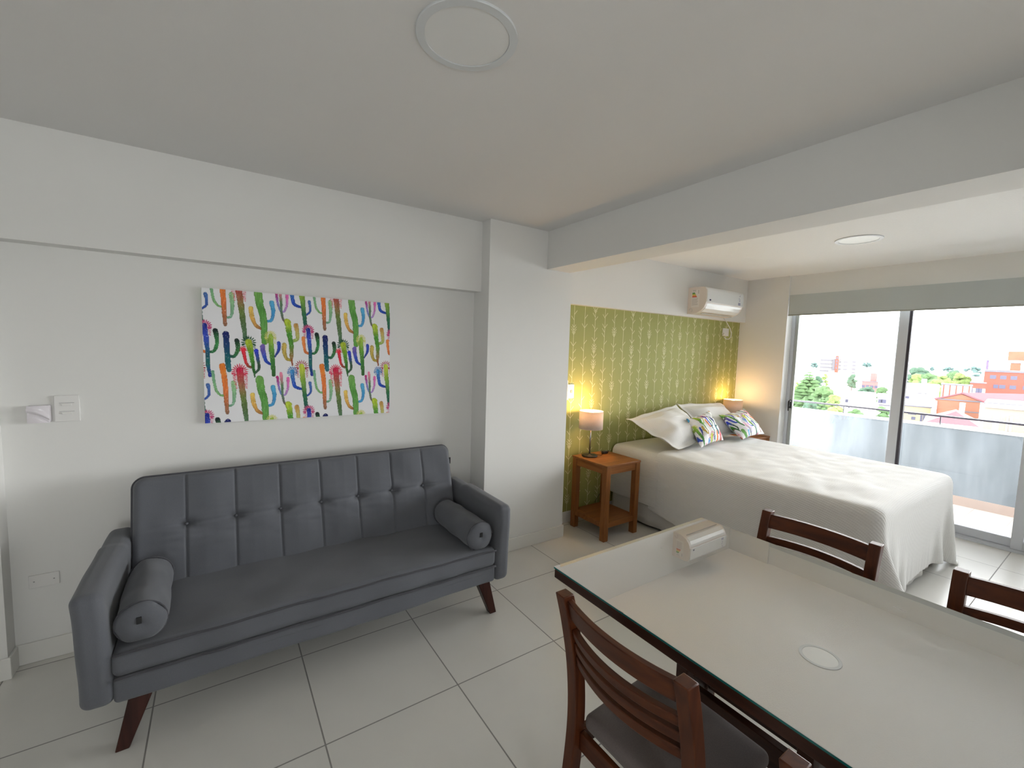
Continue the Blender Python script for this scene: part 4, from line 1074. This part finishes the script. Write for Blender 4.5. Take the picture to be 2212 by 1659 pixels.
def plate(name, label, cat, x0, x1, z0, z1, y, d, parts, group=None):
    t = thing(name, label, cat, ((x0+x1)/2, y, z0), group)
    MB().box(x0, x1, y-d, y, z0, z1).build('cover_plate', plasticM, t, bevel=0.002)
    for pn, (a, b, c, e, dd, m) in parts: MB().box(a, b, y-d-dd, y-d, c, e).build(pn, m, t, bevel=0.001)
    return t
plate('wall_socket', 'square white socket on the olive wallpaper below the air conditioner', 'socket', 5.145, 5.275, 1.86, 1.955, YA-0.003, 0.010, [])
plate('light_switch', 'white switch plate on the olive wallpaper beside the column', 'switch', 2.655, 2.735, 1.185, 1.315, YA-0.003, 0.012, [('rocker', (2.690, 2.712, 1.235, 1.262, 0.004, greyPM))])
t = thing('remote_control', 'white remote control in a wall holder beside the column edge', 'remote control', (2.62, YA, 1.17))
MB().box(2.595, 2.648, YA-0.030, YA-0.012, 1.20, 1.355).build('handset', plasticM, t, bevel=0.005)
MB().box(2.608, 2.636, YA-0.0310, YA-0.030, 1.315, 1.345).build('screen', greyPM, t)
MB().box(2.590, 2.653, YA-0.034, YA-0.003, 1.175, 1.26).build('holder', plasticM, t, bevel=0.003)

plate('light_switch', 'square white switch plate with two rockers on the wall left of the sofa', 'switch', -0.668, -0.577, 1.203, 1.333, YA, 0.012,
      [('rocker', (-0.640, -0.605, 1.282, 1.292, 0.006, plasticM)), ('rocker', (-0.640, -0.605, 1.240, 1.250, 0.006, plasticM)), ('slot', (-0.650, -0.596, 1.295, 1.297, 0.0008, greyPM)), ('slot', (-0.650, -0.596, 1.253, 1.255, 0.0008, greyPM))])
plate('wall_outlet', 'low blank white wall plate beside the left arm of the sofa', 'socket', -0.792, -0.684, 0.380, 0.444, YA, 0.007,
      [('screw', (-0.776, -0.770, 0.409, 0.415, 0.001, greyPM)), ('screw', (-0.706, -0.700, 0.409, 0.415, 0.001, greyPM))])
def make_chime():
    x0, x1, z0, z1 = -0.757, -0.668-0.012, 1.205, 1.288; y = YA-0.002
    t = thing('door_chime', 'small glossy white box with curved face on the wall at the far left', 'door chime', ((x0+x1)/2, y, z0))
    b_ = grid_mb(lambda u, v: (x0+(x1-x0)*u, y-0.030-0.006*math.sin(PI*u)-0.010*math.exp(-((v-0.75+0.5*u*u)/0.10)**2)+0.008*math.exp(-((v-0.5+0.45*u*u)/0.07)**2), z0+(z1-z0)*v), 34, 34)
    sh = mat('glossy_chime_white', (0.80, 0.76, 0.80), 0.12)
    MB().box(x0, x1, y-0.031, y, z0, z1).build('housing', sh, t, bevel=0.004)
    b_.build('curved_face', sh, t)
make_chime()

# ------------------------------------------------------------------ the city outside
random.seed(11)
GZ = -20.4
def ray(px, py):
    d = RT*((px-1106)/FPX)+UP*(-(py-829.5)/FPX)+fw
    return d
def at(px, py, dist):
    d = ray(px, py); k = dist/math.hypot(d.x, d.y); return Vector((0, 0, CAMH))+d*k
struct('ground', MB().box(40, 4000, -1600, 2600, GZ-1, GZ), mat('pale_city_ground', (0.66, 0.655, 0.635), 0.9, noise_s=0.02, noise_a=0.15), 'pale city ground far below')

plaM = {k: mat('plaster_'+k, c, 0.85, noise_s=0.2, noise_a=0.08) for k, c in dict(white=(0.80, 0.79, 0.78), cream=(0.17, 0.145, 0.115), pink=(0.20, 0.09, 0.085), yellow=(0.25, 0.22, 0.13), grey=(0.17, 0.165, 0.17)).items()}
brickM = mat('red_brick', (0.17, 0.045, 0.030), 0.9, noise_s=0.4, noise_a=0.12)
obrickM = mat('orange_brick', (0.20, 0.080, 0.048), 0.9, noise_s=0.3, noise_a=0.25)
roofM = mat('dark_pink_roof', (0.16, 0.050, 0.060), 0.8, noise_s=0.2, noise_a=0.1)
tileRM = mat('salmon_roof_tiles', (0.36, 0.17, 0.12), 0.8)
winM = mat('far_window_glass', (0.035, 0.035, 0.07), 0.3)
winLM = mat('far_window_shutter', (0.24, 0.22, 0.20), 0.6)
slabM = mat('dark_slab', (0.09, 0.085, 0.10), 0.8)

class Bld:
    """a building seen between two pixel columns at a distance, with its own depth"""
    def __init__(s, name, label, pxl, pxr, pyt, dist, depth, m, cat='building', group=None):
        a = at(pxl, pyt, dist); b_ = at(pxr, pyt, dist); s.top = (a.z+b_.z)/2
        c = (a+b_)/2; s.w = math.hypot(b_.x-a.x, b_.y-a.y); s.h = s.top-GZ
        ang = math.atan2(b_.y-a.y, b_.x-a.x); s.t = thing(name, label, cat, (c.x, c.y, GZ), group)
        s.t.rotation_euler = (0, 0, ang); s.depth = depth; s.dist = dist; s.m = m
        ORG[s.t.name] = (0, 0, 0)
        MB().box(-s.w/2, s.w/2, 0, depth, 0, s.h).build('wall', m, s.t)
        MB().box(-s.w/2-0.25, s.w/2+0.25, -0.25, depth+0.25, s.h, s.h+0.35).build('roof', slabM if m is not plaM['white'] else m, s.t)
    def win(s, u, v, w_, h, m=None):   # fractions across and metres down from the top
        x = (u-0.5)*s.w; z = s.h-v
        MB().box(x-w_/2, x+w_/2, -0.08, 0.02, z-h, z).build('window', m or winM, s.t)
    def wins(s, cols, rows, v0, dv, w_, h, alt=False, u0=0.1, u1=0.9):
        for r_ in range(rows):
            for c_ in range(cols):
                s.win(u0+(u1-u0)*c_/max(1, cols-1), v0+r_*dv, w_, h, winLM if alt and (r_+c_) % 3 == 1 else winM)

T = Bld('apartment_building', 'tall white apartment block with red stair tower on the horizon, seen through left pane', 1772, 1850, 777, 700, 20, plaM['grey'])
for r_ in range(4):
    MB().box(-0.50*T.w, -0.10*T.w, -1.2, 0, T.h-1.6-r_*4.6, T.h-0.5-r_*4.6).build('balcony_slab', slabM, T.t)
    MB().box(0.40*T.w, 0.49*T.w, -1.0, 0, T.h-3.0-r_*4.6, T.h-1.2-r_*4.6).build('balcony_slab', slabM, T.t)
    T.win(0.72, 2.2+r_*4.6, 4.5, 1.4, slabM); T.win(0.57, 2.2+r_*4.6, 2.2, 1.4, slabM)
MB().box(-0.07*T.w, 0.02*T.w, -3, 8, 0, T.h+5).build('stair_tower', brickM, T.t)
MB().box(-0.14*T.w, -0.07*T.w, -2, 8, 0, T.h+1).build('stair_tower', slabM, T.t)
for r_ in range(4): MB().box(-0.045*T.w, -0.010*T.w, -3.1, -3, T.h+1-r_*4.2, T.h+3.4-r_*4.2).build('window', winM, T.t)
MB().box(0.06*T.w, 0.22*T.w, 2, 12, T.h, T.h+8).build('roof_tank', plaM['white'], T.t)
MB().box(0.25*T.w, 0.36*T.w, 2, 12, T.h, T.h+4).build('roof_tank', plaM['grey'], T.t)

R = Bld('brick_building', 'big red brick block with rows of windows in the right door pane', 2127, 2260, 803, 350, 25, brickM)
for u, rows in ((0.155, (0, 2, 3.0)), (0.33, (0, 1.0, 2, 3)), (0.505, (0, 1, 2, 3)), (0.72, (0, 1, 2))):
    for r_ in rows: R.win(u, 2.3+r_*5.0, 2.3, 2.0, winM if r_ < 2 else winLM)
R.win(0.22, 7.3, 1.8, 2.0); R.win(0.22, 12.6, 1.6, 1.5, winLM)
MB().box(-0.5*R.w, 0.5*R.w, -0.4, 0, R.h-0.6, R.h+0.3).build('cornice', slabM, R.t)
MB().box(-0.30*R.w, -0.12*R.w, 4, 12, R.h, R.h+1.8).build('roof_shed', plaM['grey'], R.t)
K = Bld('water_tank', 'salmon brick water tank rising above the red block at the right edge', 2183, 2206, 785, 380, 7, obrickM, 'water tank')
MB().box(-K.w*0.75, K.w*0.75, -0.5, 7.5, K.h+0.6, K.h+1.6).build('ledge', plaM['white'], K.t)
MB().box(-K.w*0.82, K.w*0.9, -0.5, 7.5, K.h+1.6, K.h+6.8).build('tank', obrickM, K.t)
A = Bld('brick_annex', 'low red brick annex with arched gallery left of the big brick block', 2096, 2130, 828, 325, 10, brickM)
A.wins(5, 1, 2.6, 4, 1.2, 2.6, True)
C_ = Bld('chimney', 'dark violet grey chimney standing left of the big brick block', 2131, 2137, 779, 400, 2.4, mat('violet_metal', (0.10, 0.07, 0.24), 0.7), 'chimney')

# gabled brick hall
G_ = Bld('gabled_hall', 'orange brick hall with a low gable and dark pink roof in the right door pane', 2020, 2127, 866, 185, 6, obrickM)
w2 = G_.w/2; ap = 2.0
m = MB().prism([(-w2, G_.h), (w2, G_.h), (w2*0.08, G_.h+ap)], 'y', 0, 5.9); m.build('gable', obrickM, G_.t)
m = MB()
for s_ in (-1, 1):
    xe = w2*1.04*s_
    m.add([(xe, -0.5, G_.h-0.1), (w2*0.08, -0.5, G_.h+ap+0.2), (w2*0.08+26, 30, G_.h+ap+0.2), (xe+26, 30, G_.h-0.1), (xe, -0.5, G_.h+0.3), (w2*0.08, -0.5, G_.h+ap+0.6), (w2*0.08+26, 30, G_.h+ap+0.6), (xe+26, 30, G_.h+0.3)], [(0, 1, 2, 3), (4, 7, 6, 5), (0, 4, 5, 1), (1, 5, 6, 2), (2, 6, 7, 3), (3, 7, 4, 0)])
m.build('pitched_roof', roofM, G_.t)
MB().box(w2-0.8, w2+0.6, -0.6, 0.4, 0, G_.h).build('pilaster', plaM['white'], G_.t)
MB().box(-w2-0.3, -w2+0.5, -0.6, 0.4, 0, G_.h-0.5).build('pilaster', plaM['white'], G_.t)
MB().box(w2*0.1, w2*0.9, -0.1, 0.0, G_.h-3.2, G_.h-2.9).build('moulding', slabM, G_.t)
MB().tube([(w2*0.15, -4.5, 0), (w2*0.15, -4.5, G_.h-0.2)], [0.5, 0.6], 10).build('vent_pipe', plaM['white'], G_.t)

H_ = Bld('hip_roof_house', 'white house with a pink red hipped roof just beyond the balcony rail', 1996, 2118, 921, 120, 16, plaM['white'])
w2 = H_.w/2+0.4
MB().add([(-w2, -0.4, H_.h), (w2, -0.4, H_.h), (w2, 16.4, H_.h), (-w2, 16.4, H_.h), (0.1*w2, 5.5, H_.h+2.6), (0.1*w2, 10.5, H_.h+2.6)], [(0, 1, 4), (1, 2, 5, 4), (2, 3, 5), (3, 0, 4, 5), (3, 2, 1, 0)]).build('hipped_roof', roofM, H_.t)
N_ = Bld('old_facade_building', 'cream old building with tall shuttered windows and curved cornice at the right edge', 2128, 2262, 877, 165, 18, plaM['cream'])
for u in (0.19, 0.24, 0.42, 0.455): N_.win(u, 2.8, 0.7, 3.6, winLM)
MB().box(-0.5*N_.w, 0.5*N_.w, -0.7, 0, N_.h-0.9, N_.h+0.2).build('cornice', plaM['grey'], N_.t)
for u in (0.0, 0.33): MB().box((u+0.13-0.5)*N_.w, (u+0.30-0.5)*N_.w, -0.3, 0, N_.h-7.0, N_.h-6.7).build('sill', slabM, N_.t)
MB().box(-0.48*N_.w, 0.48*N_.w, -5, -0.2, 0, N_.h-8.2).build('porch', slabM, N_.t)
for k in range(7): MB().tube([(-0.46*N_.w+k*2.6, -5.4, 0), (-0.46*N_.w+k*2.6, -5.4, N_.h-7.8)], 0.3, 8).build('pillar', plaM['white'], N_.t)
S_ = Bld('columned_shed', 'flat grey white shed with thin wall columns behind the gabled hall', 2034, 2100, 833, 240, 10, mat('dirty_plaster', (0.45, 0.42, 0.38), 0.9, noise_s=0.4, noise_a=0.2))
for k in range(5): MB().box(-0.44*S_.w+k*0.21*S_.w, -0.44*S_.w+k*0.21*S_.w+0.35, -0.3, 0, 0, S_.h).build('column', brickM, S_.t)
Q = Bld('pink_house', 'small pink brick house among white roofs in the left door pane', 1862, 1897, 825, 330, 10, plaM['pink'])
Q.wins(4, 2, 2.0, 4.2, 1.5, 1.5); MB().box(0.0, 3, 2, 5, Q.h, Q.h+5).build('stair_head', plaM['pink'], Q.t)
Y_ = Bld('yellow_house', 'pale yellow house with dark window slits beside the mullion', 1944, 2012, 879, 190, 12, plaM['yellow'])
Y_.wins(4, 1, 2.4, 4, 0.5, 2.2, u0=0.72, u1=0.97); Y_.win(0.42, 1.6, 2.0, 1.0); Y_.win(0.47, 3.2, 1.0, 1.0)
O_ = Bld('salmon_roof_house', 'small house with a salmon gable roof among the trees in the left door pane', 1783, 1797, 862, 195, 6, plaM['white'])
MB().prism([(-O_.w*.6, O_.h), (O_.w*.6, O_.h), (O_.w*.25, O_.h+2.6)], 'y', -0.4, 7).build('gable_roof', tileRM, O_.t)
L1 = Bld('white_house', 'long white flat-roofed building beside the mullion in the left door pane', 1815, 1893, 854, 210, 20, plaM['white']); L1.win(0.2, 1.8, 0.9, 1.2); L1.win(0.28, 4.5, 0.5, 0.6)
L2 = Bld('white_house', 'white building with two dark windows against the left side of the mullion', 1896, 1926, 857, 190, 12, plaM['white']); L2.win(0.22, 0.9, 1.1, 1.3); L2.win(0.45, 0.9, 1.4, 1.3); L2.win(0.55, 2.6, 3, 0.5, slabM)
L4 = Bld('white_house', 'large white building right of the mullion below the far trees', 1948, 2030, 834, 230, 18, plaM['white']); L4.win(0.18, 4.2, 1.2, 1.0); L4.win(0.55, 2.6, 3.0, 0.35, slabM); L4.win(0.06, 1.4, 1.6, 1.0, slabM)
MB().box(0.02*L4.w, 0.16*L4.w, 3, 8, L4.h, L4.h+2.6).build('stair_head', plaM['white'], L4.t)
L5 = Bld('white_house', 'long low white building on the far left horizon above the conifer', 1722, 1770, 806, 420, 14, plaM['white'])
for k in range(3): MB().box((-0.4+0.28*k)*L5.w, (-0.2+0.28*k)*L5.w, -0.5, 0, L5.h-4-k, L5.h-3.2-k).build('ledge', slabM, L5.t)
L6 = Bld('white_house', 'tiny pale tower on the horizon right of the mullion', 1968, 1981, 789, 900, 14, plaM['grey'])
L7 = Bld('white_house', 'white house between the big trees and the red brick annex', 2098, 2127, 816, 380, 14, plaM['white'])
# trees
FOOT = []
leafM = {k: mat('leaves_'+k, c, 0.85, noise_s=1.3, noise_a=0.5) for k, c in dict(mid=(0.055, 0.105, 0.038), light=(0.115, 0.17, 0.045), dark=(0.035, 0.075, 0.045), hazed=(0.05, 0.09, 0.085)).items()}  # far trees' tone has distance haze painted into the leaf colour
barkM = mat('bark', (0.08, 0.06, 0.05), 0.9)
import bmesh
def crown_mb(w_, h, z0, n, seed, flat=1.0):
    mb = MB(); rg = random.Random(seed)
    for k in range(n):
        a = rg.uniform(0, 2*PI); rr = math.sqrt(rg.random())*0.78; zz = rg.uniform(0.0, 1.0)
        env = math.sqrt(max(0.05, 1-(2*zz-0.9)**2*0.8))
        cx, cy, cz = math.cos(a)*rr*w_/2*env, math.sin(a)*rr*w_/2*env, z0+zz*h*0.9+0.05*h
        r = (0.13+0.10*rg.random())*min(w_, h*1.3)
        bm = bmesh.new(); bmesh.ops.create_icosphere(bm, subdivisions=2, radius=r)
        vs = []
        for v in bm.verts:
            q = v.co*(1+0.45*noise.noise(v.co*(2.6/r)+Vector((k, seed, 0)))); vs.append((cx+q.x, cy+q.y, cz+q.z*0.8))
        mb.add(vs, [[v.index for v in f.verts] for f in bm.faces], 0, False); bm.free()
    return mb
def tree(name, label, pxl, pxr, pyt, dist, m, cat='tree', n=26, seed=1, group=None, cf=0.62):
    a = at(pxl, pyt, dist); b_ = at(pxr, pyt, dist); c = (a+b_)/2; w_ = math.hypot(a.x-b_.x, a.y-b_.y); H = c.z-GZ
    t = thing(name, label, cat, (c.x, c.y, GZ), group); ORG[t.name] = (0, 0, 0)
    FOOT.append((c.x, c.y, w_*0.55))
    ch_ = min(H*0.9, max(H*cf, w_*0.5))
    crown_mb(w_, ch_, H-ch_, n, seed).build('crown', m, t)
    MB().tube([(0, 0, 0), (0, 0, H-ch_*0.6)], [0.35, 0.2], 8).build('trunk', barkM, t)
def conifer(label, px, pyt, wpx, dist, m, seed):
    c = at(px, pyt, dist); w_ = wpx/FPX*dist/0.75; H = c.z-GZ
    t = thing('conifer_tree', label, 'tree', (c.x, c.y, GZ)); ORG[t.name] = (0, 0, 0)
    FOOT.append((c.x, c.y, w_*0.55))
    mb = MB(); rg = random.Random(seed); N = 15
    for k in range(N):
        f = k/(N-1); z = H*(0.12+0.86*f); R_ = w_/2*(1-f)**0.8*1.05+0.25
        nb = max(5, int(16*(1-f))+5)
        for b in range(nb):
            a = 2*PI*b/nb+rg.random(); L_ = R_*rg.uniform(0.65, 1.12); wd = R_*0.26+0.2
            ca, sa = math.cos(a), math.sin(a); px_, py_ = -sa, ca
            tip = (ca*L_, sa*L_, z-0.12*L_); mid = 0.55*L_
            vs = [(0, 0, z+0.10*L_), (ca*mid+px_*wd, sa*mid+py_*wd, z-0.15*L_), tip, (ca*mid-px_*wd, sa*mid-py_*wd, z-0.15*L_), (ca*mid, sa*mid, z+0.16*L_), (ca*mid, sa*mid, z-0.42*L_*0.6)]
            mb.add(vs, [(0, 1, 4), (1, 2, 4), (2, 3, 4), (3, 0, 4), (0, 5, 1), (1, 5, 2), (2, 5, 3), (3, 5, 0)])
    mb.build('crown', m, t)
    MB().tube([(0, 0, 0), (0, 0, H*0.98)], [0.5, 0.06], 8).build('trunk', barkM, t)
conifer('tall dark green conifer just right of the door frame in the left pane', 1750, 796, 60, 200, leafM['mid'], 2)
tree('leafy_tree', 'dark green tree just right of the tall conifer', 1754, 1780, 812, 232, leafM['dark'], seed=4)
tree('leafy_tree', 'yellowish green small round tree above the white roofs in the left pane', 1775, 1792, 808, 340, leafM['light'], seed=5)
tree('leafy_tree', 'broad bright green tree right of the tall conifer and behind the salmon roof', 1755, 1808, 836, 180, leafM['mid'], seed=6, n=44)
tree('leafy_tree', 'bright green tree in front of the salmon roofed house', 1783, 1822, 853, 165, leafM['light'], seed=7, n=34)
tree('leafy_tree', 'mid green tree at the foot of the conifer above the parapet', 1766, 1790, 858, 160, leafM['mid'], seed=8)
tree('leafy_tree', 'pale green tree just beside the door frame left of the conifer', 1712, 1736, 826, 230, leafM['light'], seed=9)
tree('leafy_tree', 'dark low tree below the conifer against the parapet', 1728, 1775, 868, 175, leafM['dark'], seed=10, n=30)
tree('leafy_tree', 'dense dark round tree left of the pink house', 1828, 1856, 811, 330, leafM['dark'], seed=12)
tree('leafy_tree', 'wide dark tree below the pink house in the left pane', 1852, 1893, 838, 250, leafM['dark'], seed=13, n=34)
tree('leafy_tree', 'light green tree touching the left side of the mullion', 1888, 1926, 838, 240, leafM['mid'], seed=14, n=30)
tree('leafy_bush', 'yellow green bushes low behind the rail in the middle of the left pane', 1778, 1826, 880, 150, leafM['light'], 'bush', seed=15, cf=0.5)
tree('leafy_bush', 'green bushes low behind the rail right of the yellow green ones', 1830, 1872, 886, 150, leafM['mid'], 'bush', seed=16, cf=0.5)
tree('leafy_bush', 'dark green bush low behind the rail beside the mullion', 1886, 1930, 879, 158, leafM['mid'], 'bush', seed=17, cf=0.5)
tree('palm_tree', 'dark feathery tree touching the right side of the mullion', 1950, 1972, 808, 300, leafM['dark'], seed=18)
for i, (a, b, y, d, mk) in enumerate(((1966, 2006, 799, 420, 'dark'), (1968, 2000, 813, 330, 'light'), (1992, 2030, 812, 300, 'mid'), (2018, 2052, 815, 345, 'light'), (2044, 2078, 809, 370, 'mid'), (2062, 2096, 811, 362, 'light'), (2010, 2042, 824, 290, 'light'), (2052, 2075, 804, 430, 'dark'))):
    a -= 8; b += 8
    tree('leafy_tree', ['dark far tree rising over the left end of the tree belt', 'light green tree at the left end of the tree belt right of the mullion', 'mid green tree second from the left in the tree belt', 'light green tree in the middle of the tree belt', 'mid green tree right of the middle of the tree belt', 'light green tree at the right end of the tree belt near the brick annex', 'low light green tree directly above the columned shed', 'dark distant tree behind the right half of the tree belt'][i], a, b, y-2, d, leafM[mk], seed=20+i, n=44)
for i, (a, b, y, d, lb_) in enumerate(((1750, 1772, 784, 1100, 'haze-tinted tree clump on the horizon left of the white apartment block'), (1862, 1886, 783, 1300, 'haze-tinted tree clump on the horizon right of the white apartment block'), (2080, 2128, 794, 900, 'long haze-tinted tree clump on the horizon left of the violet chimney'), (2008, 2020, 793, 900, 'small haze-tinted tree on the horizon above the tree belt'), (2030, 2076, 794, 1200, 'low haze-tinted tree line on the horizon above the tree belt'), (2098, 2120, 808, 500, 'dark tree clump right behind the white house by the brick annex'))):
    tree('distant_trees', lb_, a, b, y, d, leafM['hazed'], 'trees', seed=40+i, cf=0.4)

# ordinary pale houses filling the distance
rngc = random.Random(5); placed = FOOT+[(q.t.location.x+q.depth/2, q.t.location.y, max(q.w, q.depth)*0.75) for q in (T, R, K, A, C_, G_, H_, N_, S_, Q, Y_, O_, L1, L2, L4, L5, L6, L7)]
cnt = 0
for k in range(900):
    if cnt >= 44: break
    px = rngc.choice((rngc.uniform(1722, 1940), rngc.uniform(1955, 2125))); dist = rngc.uniform(265, 850)
    c = at(px, 800, dist); h = rngc.uniform(4, 8); w_ = rngc.uniform(10, 22); ang = -PI/2+math.atan2(c.y, c.x)+rngc.uniform(-0.5, 0.5)
    mx_, my_ = c.x-math.sin(ang)*w_*0.35, c.y+math.cos(ang)*w_*0.35
    if any(math.hypot(mx_-a, my_-b_) < r_+w_*0.66+1 for a, b_, r_ in placed): continue
    placed.append((mx_, my_, w_*0.66)); cnt += 1
    m = MB().box(-w_/2, w_/2, 0, w_*0.7, 0, h).box(-w_*0.2, w_*0.1, 2, 5, h, h+2.0)
    o = m.build('distant_house', plaM['white'], None); o.location = (c.x, c.y, GZ); o.rotation_euler = (0, 0, ang)
    tag(o, 'small white flat-roofed house in the hazy far city', 'house', 'small white houses of the far city')
